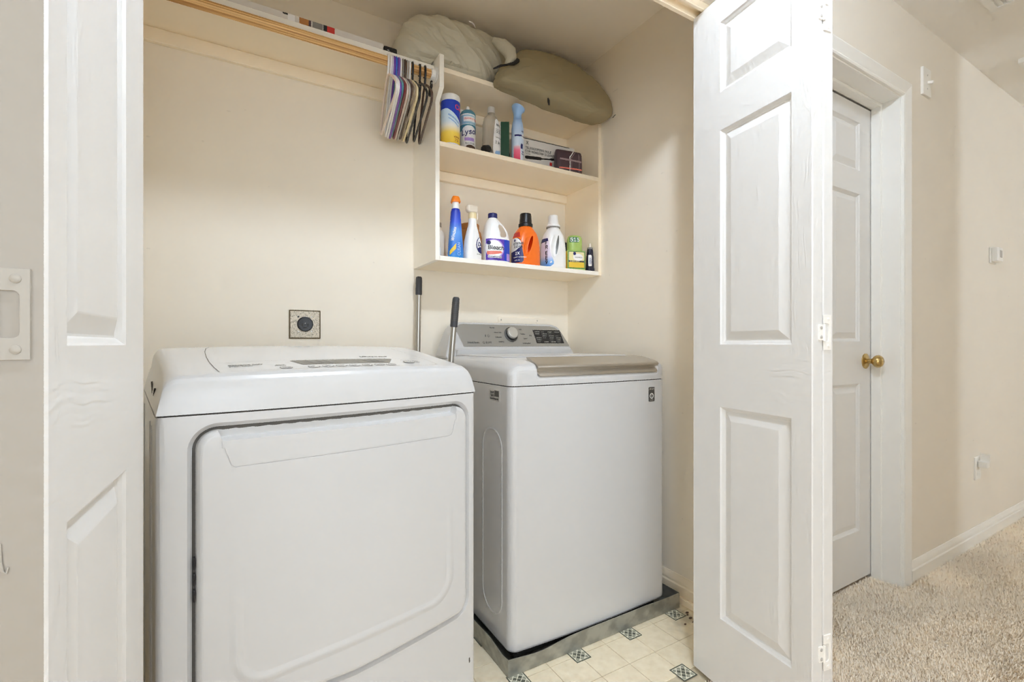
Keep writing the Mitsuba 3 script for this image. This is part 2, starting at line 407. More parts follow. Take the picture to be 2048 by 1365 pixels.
# hall door with jamb, casing
d1 = struct('door_1', 'white six panel hall door with brass knob', 'door')
def panel_rings(x0, x1, z0, z1, y=0.0):
    prof = [(0, 0), (.003, .0040), (.008, .0078), (.0105, .0110), (.0135, .0112), (.036, .0022), (.038, .0018)]
    rings = [np.array([(x0 + o, y + d, z0 + o), (x1 - o, y + d, z0 + o), (x1 - o, y + d, z1 - o), (x0 + o, y + d, z1 - o)]) for o, d in prof]
    m = loft(rings, cap=False)
    v = np.vstack([m.vertices]); n = len(v)
    f = np.vstack([m.faces, [[n - 4, n - 3, n - 2], [n - 4, n - 2, n - 1]]])
    return trimesh.Trimesh(v, f, process=False)
def leaf_mesh(W, H0, H1, thk, panels, split=False):
    """slab with openings in its front face (y = 0, facing -y)"""
    face = sg.box(0.0, H0, W, H1)
    for p in panels: face = face.difference(sg.box(p[0], p[2], p[1], p[3]))
    e = 0.0025
    fr = flat(sg.box(e, H0, W - e, H1).intersection(face))
    fr = upright(fr)
    pts = [(e, 0), (0, e), (0, thk - e), (e, thk), (W - e, thk), (W, thk - e), (W, e), (W - e, 0)]
    side = loft([np.array([(x, y, z) for x, y in pts[::-1]]) for z in (H0, H1)], cap=True)
    # drop the front strip of the sides and leave the openings
    tri = side.vertices[side.faces]
    keep = ~((abs(tri[:, :, 1]).max(1) < 1e-9))
    end = keep & (tri[:, :, 0].min(1) > W - 1e-6) if split else keep & False
    edge = trimesh.Trimesh(side.vertices, side.faces[end], process=True) if split else None
    side = trimesh.Trimesh(side.vertices, side.faces[keep & ~end], process=False)
    return (cat([fr, side]), edge) if split else cat([fr, side])
DW = 0.775
dp = [(x0, x1, z0, z1) for x0, x1 in ((.105, .335), (.44, .67)) for z0, z1 in ((.22, .85), (1.03, 1.66), (1.76, 1.965))]
DY = 0.985
part(d1, 'leaf', move(leaf_mesh(DW, 0.012, 2.04, 0.035, dp), 1.632, DY, 0), 'door')
for p in dp: part(d1, 'panel', move(panel_rings(*p), 1.632, DY, 0), 'door', False)
kn = part(d1, 'knob', move(lathe([(0.0, -.066), (.012, -.0655), (.021, -.061), (.0265, -.052), (.0265, -.044), (.021, -.034), (.013, -.029), (.0105, -.024), (.0105, -.008), (.014, -.006), (.014, 0)]), 0, 0, 0, rx=-90), 'brass', 40, 'round brass door knob')
scene[kn]['to_world'] = T().translate([2.351, DY, 0.945])
part(kn, 'rose', move(lathe([(.033, 0), (.033, .003), (.029, .006), (.018, .009), (.012, .011)][::1]), 0, 0, 0, rx=90), 'brass', 40)
scene[kn + '__rose']['to_world'] = T().translate([2.351, DY, 0.945])
cas_prof = [(0, 0), (0, .010), (.006, .013), (.012, .011), (.020, .012), (.044, .017), (.050, .019), (.057, .017), (.060, .012), (.060, 0)]
def casing(x_in0, x_in1, z_in):
    """three mitred casing boards round an opening; profile thickness towards -y"""
    out = []
    pr = np.array(cas_prof)
    for seg in ('l', 'h', 'r'):
        a, b = [], []
        for o, t in pr:
            if seg == 'l': a.append((x_in0 - o, -t, -0.012)); b.append((x_in0 - o, -t, z_in + o))
            if seg == 'h': a.append((x_in0 - o, -t, z_in + o)); b.append((x_in1 + o, -t, z_in + o))
            if seg == 'r': a.append((x_in1 + o, -t, z_in + o)); b.append((x_in1 + o, -t, -0.012))
        m = loft([np.array(a), np.array(b)]); m.fix_normals()
        out.append(m)
    return out
for m, s in zip(casing(DX0 + .012, DX1 - .012, DH - .012), ('left', 'head', 'right')):
    put(struct({'left': 'trim_2', 'head': 'trim_3', 'right': 'trim_4'}[s], {'left': 'white casing board on the hinge side of the hall door', 'head': 'white casing board above the hall door', 'right': 'white casing board beside the brass knob'}[s], 'casing'), move(m, 0, HALL_Y0, 0), 'trim', 25)
jb = [box(DX0, DX0 + .018, HALL_Y0, 1.03, -.012, DH), box(DX1 - .018, DX1, HALL_Y0, 1.03, -.012, DH), box(DX0, DX1, HALL_Y0, 1.03, DH - .018, DH)]
jb += [cbox(DX1 - .030, DX1 - .017, .945, DY - .002, -.012, DH - .018), cbox(DX0 + .017, DX0 + .028, .945, DY - .002, -.012, DH - .018), cbox(DX0 + .018, DX1 - .018, .945, DY - .002, DH - .030, DH - .017)]
put(struct('trim_5', 'white jamb and stop lining the hall doorway', 'jamb'), cat(jb), 'trim', 25)

# folded closet doors
def bifold(n, A, slope, side, wide, label):
    """A: far end of the visible face; the leaf runs towards the hall; side = direction of its back (+1 right)"""
    d = np.array([-slope, -1.0]) / math.hypot(slope, 1)
    root = struct(f'door_{n}', label, 'closet door')
    ang = math.degrees(math.atan2(d[1], d[0]))
    W, thk = wide, 0.035
    P3 = [(.109, .336, .217, .836), (.109, .336, 1.018, 1.643), (.109, .336, 1.754, 1.958)]
    def place(m, off):
        m = m.copy(); v = m.vertices
        nrm = np.array([d[1], -d[0]])               # towards the left of travel
        face = nrm * (1 if side > 0 else -1) * -1
        # local x along d, local y into the leaf (away from the visible face)
        back = np.array([side * abs(d[1]), -side * d[0] * np.sign(-d[1]) * 1.0])
        back = np.array([-d[1], d[0]]) * (1 if (np.array([-d[1], d[0]])[0] * side > 0) else -1)
        xy = np.array(A) + np.outer(v[:, 0], d) + np.outer(v[:, 1] + off, back)
        m.vertices = np.column_stack([xy, v[:, 2]])
        if d[0] * back[1] - d[1] * back[0] < 0: m.invert()
        return m
    for q, off in enumerate((0.0, thk + 0.002)):
        if q == 0:
            lm, ed = leaf_mesh(W, 0.014, 2.035, thk, P3, True)
            k = part(root, 'leaf', place(lm, off), 'door')
            part(k, 'edge', place(ed, off), 'door_edge_dimmed' if side < 0 else 'door', False, 'painted edge, darkened on the left door to offset strong light')
            for p in P3: part(k, 'panel', place(panel_rings(*p), off), 'door', False)
        else:
            lm = leaf_mesh(W, 0.014, 2.035, thk, P3)
            lm.vertices[:, 1] = thk - lm.vertices[:, 1]; lm.invert()
            k = part(root, 'leaf', place(lm, off), 'door')
            for p in P3:
                pm = panel_rings(*p); pm.vertices[:, 1] = thk - pm.vertices[:, 1]; pm.invert()
                part(k, 'panel', place(pm, off), 'door', False)
    # hinges on the edges that face the hall (local x = W)
    big_on_first = side < 0
    hm_ = 'hinge_dimmed' if side < 0 else 'hinge'
    for zc in (0.280, 1.047, 1.812):
        off0, sgn = (0.0, 1) if big_on_first else (2 * thk + .002, -1)
        s0, s1 = 0.011, thk + 0.001
        plate = sg.box(s0, -.042, s1, .042).difference(rrect(s0 + .0075, s1 + .03, -.0215, .0215, .005))
        def edge(poly, h, b=0.0006):
            m = poly_solid(poly, h, b, 2)
            v = m.vertices.copy()
            m.vertices = np.column_stack([W + v[:, 2], off0 + sgn * v[:, 0], zc + v[:, 1]])
            if sgn < 0: m.invert()
            m.fix_normals()
            return place(m, 0.0)
        h = part(root, 'hinge', edge(plate, 0.0028), hm_, 25, 'painted white folding door hinge')
        small = rrect(s1 + .002, s1 + .017, -.019, .019, .003)
        part(h, 'plate', edge(small, 0.0028), hm_, 25)
        part(h, 'barrel', place(move(lathe([(.0028, -.02), (.0028, .02)], 12), W + .0035, off0 + sgn * (s1 + .0005), zc), 0), hm_, 30)
        for (a, b) in ((.021, .0325), (.021, -.0325), (s1 + .0095, .011), (s1 + .0095, -.011)):
            sc = lathe([(.0042, 0), (.0042, .0008), (.003, .0016), (.0008, .0018)], 14)
            v = sc.vertices.copy(); sc.vertices = np.column_stack([W + .0028 + v[:, 2], off0 + sgn * (a + v[:, 0]), zc + b + v[:, 1]])
            sc.fix_normals()
            part(h, 'screw', place(sc, 0), 'light_grey' if b in (.011, -.011) else hm_, 40)
    return root, place
rootR, placeR = bifold(2, (1.2338, 0.985), 0.1566, 1, 0.390, 'white folding closet door at the right end of the opening, both leaves folded together')
rootL, placeL = bifold(3, (-0.134, 0.985), 0.0512, -1, 0.384, 'white folding closet door at the left end of the opening beside the dryer')
m = move(lathe([(.0, .032), (.010, .0315), (.016, .027), (.0165, .021), (.011, .014), (.008, .008), (.012, .002), (.0125, 0)][::-1]), 0, 0, 0, rx=-90)
part(rootR, 'knob', placeR(move(m, 0.335, 0.072, 0.945), 0), 'brass', 40, 'small brass pull knob')
drip = tube([(.3848, .0315, .838), (.3852, .0312, .822), (.3854, .0300, .813), (.3852, .0275, .811), (.3848, .0262, .816)], [.0006, .0010, .0012, .0012, .0006], 8)
part(rootL, 'paint_drip', placeL(drip, 0), 'hinge_dimmed', 40)
# the track under the header
trk = thing('door_track', 'tan painted track of the folding doors under the closet header', 'door track')
put(trk, cat([cbox(-0.24, 1.29, .975, .990, HEAD - .026, HEAD, .002), cbox(-0.24, 1.29, .940, .952, HEAD - .022, HEAD, .002), box(-0.24, 1.29, .94, .99, HEAD - .004, HEAD)]), 'shelf')

# ------------------------------------------------------------------ dryer (own axes: x along its front, y to the back)
DA, DROT = (-0.1246, 1.033), 9.08
DWID = 0.687
def D(m): return move(m, DA[0], DA[1], 0, rz=DROT)
def dbow(v, B=0.022):
    v = np.array(v); q = (v[:, 0] - DWID / 2) / (DWID / 2)
    v[:, 1] -= B * np.clip(1 - q * q, 0, 1) * np.clip(1 - v[:, 1] / 0.35, 0, 1.2)
    return v
dry = thing('dryer', 'white front loading dryer with rounded control top, nearer of the two appliances', 'dryer')
SEAM = 0.888
door_poly = sg.Polygon([(.06, .318), (.35, .304), (.651, .322), (.651, .858), (.06, .858)]).buffer(-.035).buffer(.035, quad_segs=10)
def body_solid():
    b = man(rbox(0, DWID, 0, 0.70, 0.02, 0.90, 0.012)).trim_by_plane((0, 0, -1), -SEAM)
    hole = poly_solid(door_poly.buffer(.0055), 0.05)
    hv = hole.vertices.copy(); hole.vertices = np.column_stack([hv[:, 0], 0.026 - hv[:, 2], hv[:, 1]]); hole.fix_normals()
    b = b - man(hole)
    # a flared lip round the door
    lip = []
    for o, yy in ((.0055, .010), (.013, .0035), (.0165, -.004)):
        c = np.array(door_poly.buffer(o, quad_segs=10).simplify(1e-5).exterior.coords)[:-1]
        lip.append(c)
    o0, o1 = door_poly.buffer(.0055, quad_segs=10), door_poly.buffer(.016, quad_segs=10)
    f1 = poly_solid(o1, 0.020, 0.0)
    # wedge: hull is not convex-safe for the slightly bowed shape only by a hair
    pa = [(x, 0.011, z) for x, z in np.array(o0.exterior.coords)]; pb = [(x, -0.003, z) for x, z in np.array(o1.exterior.coords)]
    wedge = trimesh.convex.convex_hull(np.array(pa + pb))
    b = b - man(wedge)
    return tm(b.refine_to_length(0.03))
part(dry, 'cabinet', D(bend(body_solid(), dbow)), 'appliance', 32)
def door_solid():
    dm = poly_solid(door_poly, 0.030, 0.011, 5)
    v = dm.vertices.copy(); dm.vertices = np.column_stack([v[:, 0], 0.020 - v[:, 2], v[:, 1]]); dm.fix_normals()
    s = man(dm)
    # finger scoop along the top edge, and the flat flap below it
    sc = trimesh.convex.convex_hull(np.array([(.088, -.03, .870), (.622, -.03, .870), (.088, .016, .870), (.622, .016, .870), (.100, -.0108, .8385), (.612, -.0108, .8385), (.100, -.03, .8385), (.612, -.03, .8385), (.100, .015, .8425), (.612, .015, .8425)]))
    s = s - man(sc)
    fl = sg.Polygon([(.096, .842), (.114, .787), (.600, .787), (.616, .842)]).buffer(-.012).buffer(.012).union(sg.box(.0975, .825, .6145, .842))
    gr = poly_solid(fl.difference(fl.buffer(-.0016)), 0.01)
    gv = gr.vertices.copy(); gr.vertices = np.column_stack([gv[:, 0], -0.0085 - gv[:, 2], gv[:, 1]]); gr.fix_normals()
    s = s - man(gr)
    return tm(s.refine_to_length(0.03))
gk = poly_solid(door_poly.buffer(.0052).difference(door_poly.buffer(-.002)), .003)  # added dark ring: the shade of the door gap put in as colour
gv_ = gk.vertices.copy(); gk.vertices = np.column_stack([gv_[:, 0], .0185 - gv_[:, 2], gv_[:, 1]]); gk.fix_normals()
part(dry, 'door_gap_shade', D(bend(fine(gk, .04), dbow)), 'gap_shade', False, 'dark ring standing in for shade in the gap round the door')
ddoor = part(dry, 'door', D(bend(door_solid(), dbow)), 'appliance', 32)
# soft pressed line along the door's lower edge
def bead(path, w, h, ease):
    p = np.array(path); d = np.gradient(p, axis=0); d /= np.linalg.norm(d, axis=1, keepdims=True)
    nn = np.stack([d[:, 1], -d[:, 0]], 1)
    k = np.linspace(-1, 1, 9)
    rows = []
    for i in range(len(p)):
        q = p[i] + nn[i] * k[:, None] * w
        rows.append(np.column_stack([q[:, 0], -0.0103 + 0.0003 - h * ease[i] * (1 - k * k) ** 2 , q[:, 1]]))
    m = loft(rows, cap=False, closed=False)
    return m
th = np.linspace(0, np.pi / 2, 10)
pth = [(.122, z) for z in np.linspace(.70, .425, 14)] + [(.122 + .055 * (1 - math.cos(t)), .425 - .055 * math.sin(t)) for t in th[1:]] + [(x, .370 + .010 * (x - .177) / .36) for x in np.linspace(.19, .53, 18)] + [(.535 + .060 * math.sin(t), .440 - .060 * math.cos(t)) for t in th] + [(.595, z) for z in np.linspace(.455, .70, 14)]
pth = np.array(pth)
ease = np.clip((0.70 - pth[:, 1]) / 0.25, 0, 1) ** 1.2
bd = bead(pth, 0.012, 0.0022, ease)
part(ddoor, 'pressed_line', D(bend(bd, dbow)), 'appliance', True)
part(dry, 'hinge', D(cat([cbox(.0555, .0585, -.006, .004, z, z + .022, .001) for z in (.545, .575, .605)])), 'black', 30, 'black door hinge showing in the gap')
DPY = np.array([0, .002, .006, .010, .015, .023, .036, .06, .09, .14, .20, .27, .33, .39, .44, .49, .54, .59, .63, .66, .672, .676])
DPZ = np.array([SEAM + .003, .915, .938, .952, .9605, .9660, .9685, .9725, .977, .9845, .9935, 1.0035, 1.0105, 1.0135, 1.0135, 1.009, 1.000, .986, .969, .945, .92, SEAM + .003])
def dtop_drop(x):
    e = np.minimum(x, DWID - x)
    r = 0.024
    q = np.clip(1 - e / r, 0, 1)
    crown = 0.006 * ((x - DWID / 2) / (DWID / 2)) ** 2
    return r * 0.85 * (1 - np.sqrt(np.clip(1 - q ** 2.0, 0, 1))) + crown
def dtop_z(x, y):
    x, y = np.asarray(x, float), np.asarray(y, float)
    base = np.interp(y, DPY, DPZ)
    return base - dtop_drop(x) * np.clip((base - .90) / .07, 0, 1)
def dtop():
    e = 1 - np.cos(np.linspace(0, np.pi / 2, 9))
    xs = np.unique(np.concatenate([.024 * (1 - np.cos(np.linspace(0, np.pi / 2, 12))), np.linspace(.024, DWID - .024, 28), DWID - .024 * (1 - np.cos(np.linspace(0, np.pi / 2, 12)))]))
    ss = np.interp(np.linspace(0, 1, 90), np.linspace(0, 1, len(DPY)), np.arange(len(DPY)))
    py, pz = np.interp(ss, np.arange(len(DPY)), DPY), np.interp(ss, np.arange(len(DPY)), DPZ)
    rows = []
    for x in xs:
        z = pz - dtop_drop(x) * np.clip((pz - .90) / .07, 0, 1)
        rows.append(np.column_stack([x + (1 - 2 * x / DWID) * .015 * np.clip((z - SEAM) / .07, 0, 1), py, z]))
    m = loft(rows, cap=True, closed=True)
    m.fix_normals()
    return m
dcon = part(dry, 'control_top', D(bend(dtop(), dbow)), 'appliance', 40)
part(dry, 'seam', D(bend(tm(man(box(.004, DWID - .004, .004, .66, SEAM - .001, SEAM + .0032)).refine_to_length(.04)), dbow)), 'gap', False)
def drape(m, off=0.0005):
    """drawing in the dryer's x (along) and y (to the back) laid on its top"""
    v = np.array(m.vertices)
    q = dbow(np.column_stack([v[:, 0], v[:, 1], v[:, 1] * 0]))
    z = dtop_z(v[:, 0], v[:, 1]) + off + v[:, 2]
    mm = m.copy(); mm.vertices = np.column_stack([q[:, 0], q[:, 1], z])
    return D(mm)
scr = sg.Polygon([(.262, .070), (.247, .118), (.253, .122), (.487, .122), (.495, .117), (.466, .068)])
sp = part(dcon, 'display', drape(fine(flat(scr), .02)), 'display_grey', False, 'grey display strip')
lit = [sg.Polygon([(x + .004, .080), (x - .004, .112), (x + w - .004, .112), (x + w + .004, .080)]) for x, w in ((.285, .017), (.308, .012), (.324, .012), (.416, .012), (.432, .010), (.445, .010))]
for p in lit: part(sp, 'printing', drape(fine(flat(p), .01), .001), 'mid_grey', False)
def oval(cx, cy, a, b, w):
    o = affinity.scale(sg.Point(0, 0).buffer(1, quad_segs=12), a, b); i = affinity.scale(sg.Point(0, 0).buffer(1, quad_segs=12), a - w, b - w)
    return affinity.translate(o.difference(i), cx, cy), affinity.translate(i, cx, cy)
for i in range(8):
    cx = .222 if i == 0 else .278 + (i - 1) * .0300
    ro, fi = oval(cx, .046, .0128, .0098, .0018)
    k = part(dcon, 'button', drape(fine(flat(fi), .006), .0008), 'appliance_panel', False)
    part(k, 'outline', drape(fine(flat(ro), .006), .001), 'mid_grey', False)
    part(k, 'lettering', drape(move(text(['POWER', 'DRY', 'TEMP', 'TIME', 'LESS', 'MORE', 'WRINKLE', 'SIGNAL'][i], .0032), cx - .007, .0445, 0), .001), 'print_grey', False)
ro, fi = oval(.520, .070, .0150, .0125, .0016)
k = part(dcon, 'start_button', drape(fine(flat(fi), .006), .0014), 'appliance_panel', False)
part(k, 'outline', drape(fine(flat(ro), .006), .0016), 'dark_grey', False)
part(k, 'symbol', drape(cat([flat(sg.Polygon([(.513, .066), (.513, .074), (.519, .070)])), flat(sg.box(.521, .066, .5228, .074)), flat(sg.box(.5245, .066, .5263, .074))]), .0016), 'dark_grey', False)
ro, fi = oval(.520, .092, .0115, .006, .0012)
part(k, 'upper_outline', drape(fine(flat(ro), .006), .0014), 'mid_grey', False)
part(dcon, 'lettering', drape(cat([move(text('SENSOR DRY', .0075, True), .122, .083, 0, rz=2), move(text('STEEL DRUM', .005), .122, .071, 0, rz=2)])), 'print_grey', False)
part(dcon, 'lettering', drape(cat([move(text('LG', .010, True), .424, .150, 0), move(text('Life is Good', .007), .444, .150, 0)])), 'dark_grey', False, 'maker name printed on the top')
part(dcon, 'lettering', drape(cat([move(text('Cycle', .004), .538, .082, 0), move(text('Time', .004), .538, .066, 0), move(text('Damp Dry', .0035), .205, .066, 0), move(text('Cooling', .0035), .208, .074, 0)])), 'print_grey', False)
def line2d(pts, w):
    return sg.LineString(pts).buffer(w / 2, cap_style=2)
pl = [(.100, .036), (.097, .08), (.096, .14), (.098, .2), (.103, .27), (.112, .33), (.125, .38)]
part(dcon, 'panel_seam', drape(fine(flat(line2d(pl, .0016)), .012), .0006), 'mid_grey', False)
pr_ = [(DWID - x, y) for x, y in pl]
part(dcon, 'panel_seam', drape(fine(flat(line2d(pr_, .0014)), .012), .0006), 'light_grey', False)
part(dcon, 'panel_outline', drape(fine(flat(line2d([(.118, .034), (.34, .0335), (.56, .034), (.584, .040), (.588, .052), (.580, .064)], .0010)), .012), .0006), 'light_grey', False)
part(dcon, 'panel_outline', drape(fine(flat(line2d([(.112, .120), (.18, .128), (.34, .131), (.50, .128), (.57, .118)], .0010)), .012), .0006), 'light_grey', False)
# pressed ribs and end-cap seam on the left side
part(dry, 'side_rib', D(cat([cbox(-.0022, .002, .12, .135, .06, .86, .001), cbox(-.0022, .002, .19, .205, .06, .86, .001), cbox(-.0022, .002, .56, .575, .06, .86, .001)])), 'appliance_side')
part(dry, 'side_seam', D(move(cat([move(box(.0042, .0075, -.035, .035, -.0015, .0015), 0, .190, .914, rx=-24), move(box(.0042, .0075, -.045, .045, -.0015, .0015), 0, .263, .916, rx=22)]), 0, 0, 0)), 'gap', False)
part(dry, 'scratch', D(bend(upright(move(poly_solid(sg.Polygon([(.664, .172), (.668, .174), (.667, .186), (.664, .185)]), .0006), 0, 0, 0)), lambda v: dbow(v - [0, .0002, 0]))), 'dark_grey', False)
for x in (.05, .637):
    for y in (.06, .64):
        part(dry, 'foot', D(move(lathe([(.018, 0), (.018, .012), (.009, .013), (.009, .03)], 16), x, y, 0)), 'black')

# ------------------------------------------------------------------ washer
WX0, WX1, WY0, WY1 = 0.735, 1.425, 1.266, 1.955
was = thing('washer', 'white top loading washing machine with silver lid handle standing in a metal pan', 'washing machine')
def wbow(v, B=0.012):
    v = np.array(v); q = (v[:, 0] - (WX0 + WX1) / 2) / ((WX1 - WX0) / 2)
    v[:, 1] -= B * np.clip(1 - q * q, 0, 1) * np.clip(1 - (v[:, 1] - WY0) / 0.3, 0, 1.2)
    return v
def wsec(z, r=0.026, inset=0.0):
    p = rrect(WX0 + inset, WX1 - inset, WY0 + inset, WY1 - inset, r, 8).simplify(1e-6)
    c = np.array(p.exterior.coords)[:-1]
    return np.column_stack([c, np.full(len(c), z)])
WS = 0.8835
wb = loft([wsec(.048, inset=.012), wsec(.049, inset=.003), wsec(.056, inset=0), wsec(.30), wsec(.6), wsec(WS)])
wb = fine(wb, 0.05)
wcab = part(was, 'cabinet', bend(wb, wbow), 'appliance', 35)
part(was, 'base', box(WX0 + .03, WX1 - .03, WY0 + .03, WY1 - .02, .012, .05), 'black', False)
part(was, 'seam', bend(fine(loft([wsec(WS, inset=.003), wsec(WS + .003, inset=.003)], cap=False), .05), wbow), 'gap', False)
# pressed oval on the left side
ov = rrect(-.070, .070, .125, .74, .066, 12)
k = poly_solid(ov.difference(ov.buffer(-.005)), .0016)
kv = k.vertices.copy(); k.vertices = np.column_stack([WX0 - kv[:, 2] + .0004, 1.388 - kv[:, 0], kv[:, 1]]); k.fix_normals()
part(wcab, 'pressed_oval', k, 'appliance', 30)
k = cbox(WX0 - .0012, WX0 + .001, 1.333, 1.403, .832, .868, .0003)
st = part(was, 'sticker', k, 'light_grey', False, 'pale grey label below the lid seam')
def on_left(m, y, z):
    v = m.vertices.copy(); m = m.copy(); m.vertices = np.column_stack([WX0 - .0013 - v[:, 2], y - v[:, 0], z + v[:, 1]]); return m
part(st, 'lettering', cat([on_left(text('SmartDiagnosis', .0058, True), 1.3995, .836), on_left(text('Smart', .0075, True), 1.3995, .856), on_left(text('ThinQ', .0075, True), 1.3995, .8455)]), 'black', False)
part(st, 'field', on_left(flat(sg.box(0, 0, .030, .020)), 1.368, .846), 'dark_grey', False)
stq = upright(poly_solid(rrect(1.330, 1.362, .803, .857, .003), .0012))
st2 = part(was, 'sticker', bend(move(stq, 0, WY0, 0), wbow), 'dark_grey', False, 'small dark badge with a round symbol')
ringp = sg.Point(1.346, .824).buffer(.0105).difference(sg.Point(1.346, .824).buffer(.0075)).union(sg.box(1.345, .818, 1.347, .830))
part(st2, 'symbol', bend(move(upright(poly_solid(ringp, .0004)), 0, WY0 - .0012, 0), wbow), 'white', False)
part(st2, 'lettering', bend(move(upright(cat([move(text('INVERTER', .0042, True), 1.3335, .848, 0), move(text('10 YEAR', .003), 1.338, .807, 0)])), 0, WY0 - .0012, 0), wbow), 'light_grey', False)
# top cover
TX0, TX1 = 0.832, 1.382
WPY = np.array([0, 0, .001, .004, .010, .022, .05, .10, .16, .22, .40, .55, .565])
WPZ = np.array([WS + .003, .925, .935, .944, .951, .9565, .9625, .9685, .9715, .972, .972, .968, .962])
def wdrop(x):
    e = np.minimum(x - WX0, WX1 - x); r = .05
    q = np.clip(1 - e / r, 0, 1)
    return r * .8 * (1 - np.sqrt(np.clip(1 - q * q, 0, 1)))
def wcover(xs, prof_y, prof_z, lo=.915, off=0.0):
    rows = []
    ss = np.linspace(0, len(prof_y) - 1, 70)
    py, pz = np.interp(ss, np.arange(len(prof_y)), prof_y), np.interp(ss, np.arange(len(prof_z)), prof_z)
    for x in xs:
        e = min(x - WX0, WX1 - x)
        yy = py + .026 * (1 - math.sqrt(max(0, 1 - max(0, 1 - e / .026) ** 2)))
        z = pz - wdrop(x) * np.clip((pz - lo) / .05, 0, 1)
        win = np.clip((x - TX0) / .006, 0, 1) * np.clip((TX1 - x) / .006, 0, 1) * np.clip((pz - .912) / .004, 0, 1) * np.clip((.14 - py) / .03, 0, 1)
        rows.append(np.column_stack([np.full(len(py), x), WY0 + yy + .012 * win * np.clip((.05 - py) / .03, 0, 1), z + off - .005 * win * (pz > .94)]))
    return rows
xs = np.unique(np.concatenate([np.array([TX0 - .001, TX0 + .007, TX1 - .007, TX1 + .001]), WX0 + .05 * (1 - np.cos(np.linspace(0, np.pi / 2, 10))), np.linspace(WX0 + .05, WX1 - .05, 30), WX1 - .05 * (1 - np.cos(np.linspace(0, np.pi / 2, 10)))]))
rows = wcover(xs, WPY, WPZ)
rows = [np.vstack([r, [[r[0, 0], WY1 - .003, r[-1, 2] - .004], [r[0, 0], WY1 - .003, WS + .003]]]) for r in rows]
m = loft(rows, cap=True, closed=True); m.fix_normals()
wtop = part(was, 'top_cover', bend(m, wbow), 'appliance', 40)
# silver handle strip along the front of the lid
TPY = np.array([.001, -.0025, -.0035, .002, .010, .006, -.002, -.005, -.003, .004, .016, .032, .055, .08, .110])
TPZ = np.array([.9125, .9135, .917, .924, .931, .936, .9395, .943, .948, .953, .9572, .9612, .9660, .9710, .9738])
def trim_rows():
    rows = []
    ss = np.linspace(0, len(TPY) - 1, 60)
    for k in np.linspace(0, 1, 44):
        py, pz = np.interp(ss, np.arange(len(TPY)), TPY), np.interp(ss, np.arange(len(TPZ)), TPZ)
        # the ends slant: wider at the top-back than at the front
        x0 = TX0 + .012 * np.exp(-((pz - .9125) / .008)) + np.clip((py - .01) / .10, 0, 1) * .025
        x1 = TX1 - .012 * np.exp(-((pz - .9125) / .008)) - np.clip((py - .05) / .10, 0, 1) * .004
        x = x0 + (x1 - x0) * k
        d = np.array([wdrop(v) for v in x]) * np.clip((pz - .915) / .05, 0, 1)
        rows.append(np.column_stack([x, WY0 + py, pz - d + .0006]))
    return rows
tr = loft(trim_rows(), cap=True, closed=True); tr.fix_normals()
lid = part(was, 'lid_handle', bend(tr, wbow), 'silver', 35, 'brushed silver handle strip on the lid')
part(was, 'lid', bend(cbox(WX0 + .055, WX1 - .055, WY0 + .155, WY0 + .545, .971, .9755, .002), wbow), 'appliance')
# control console at the back
def con_face(x, t):
    """point on the sloping console face; t = 0 at its foot, 1 at its top"""
    return np.array([x, 1.830 + .062 * t, .962 + .150 * t])
front = [(0.772, 0.0), (0.772, 0.0)]
outl = [(.752, 1.83, .955), (.742, 1.90, .955), (.742, 1.952, .955)]
def console():
    lo = sg.Polygon([(.750, 0), (1.436, 0), (1.415, .08), (1.394, .135), (.826, .135), (.795, .08)])
    sh = sg.Polygon([(.748, 0), (.790, .110), (.812, .146), (.845, .160), (1.335, .160), (1.372, .146), (1.392, .110), (1.437, 0)]).buffer(-.012).buffer(.012, quad_segs=6)
    pts = np.array(sh.exterior.coords)[:-1]
    if not sh.exterior.is_ccw: pts = pts[::-1]
    c = np.array([1.09, 0.05])
    rings = []
    for dy, ins in ((0.006, .004), (0.001, .0015), (0.0, .006)):
        pass
    def rr(depth, ins):
        q = np.array(sh.buffer(-ins).exterior.coords)
        q = np.array([sh.exterior.interpolate(s, normalized=True).coords[0] for s in np.linspace(0, 1, 160, endpoint=False)])
        d = q - c
        q = c + d * (1 - ins / np.maximum(np.linalg.norm(d, axis=1, keepdims=True), .02))
        q[:, 1] = np.maximum(q[:, 1], 0)
        y = 1.83 + .062 * q[:, 1] / .150 + depth
        return np.column_stack([q[:, 0], y, .955 + q[:, 1]])
    rows = [rr(0.0, .008), rr(.002, .003), rr(.007, .0)]
    back = rows[-1].copy(); back[:, 1] = 1.955
    rows.append(back)
    m = loft(rows[::-1], cap=True); m.fix_normals()
    return m
wcon = part(was, 'console', console(), 'appliance', 30)
part(wcon, 'lower_ledge', cbox(.800, 1.400, 1.822, 1.846, .960, .998, .004), 'appliance')
SL = math.atan2(.062, .150)
def on_console(m, off=0.0):
    """drawing (x, height above z = 0.955 along the vertical) put on the console face"""
    v = np.array(m.vertices); mm = m.copy()
    mm.vertices = np.column_stack([v[:, 0], 1.83 + .062 * v[:, 1] / .150 - (v[:, 2] + off) * math.cos(SL), .955 + v[:, 1] + (v[:, 2] + off) * math.sin(SL)])
    return mm
pan_poly = sg.Polygon([(.842, .052), (.820, .118), (.822, .134), (.838, .149), (.856, .152), (1.318, .150), (1.350, .143), (1.378, .122), (1.412, .052)]).buffer(-.005).buffer(.005)
cp = part(wcon, 'control_panel', on_console(poly_solid(pan_poly, .0022, .0008, 2)), 'console_grey', 25, 'silver grey control panel')
part(cp, 'display', on_console(flat(sg.Polygon([(1.222, .066), (1.382, .066), (1.372, .130), (1.214, .130)])), .0026), 'black', False, 'black display field')
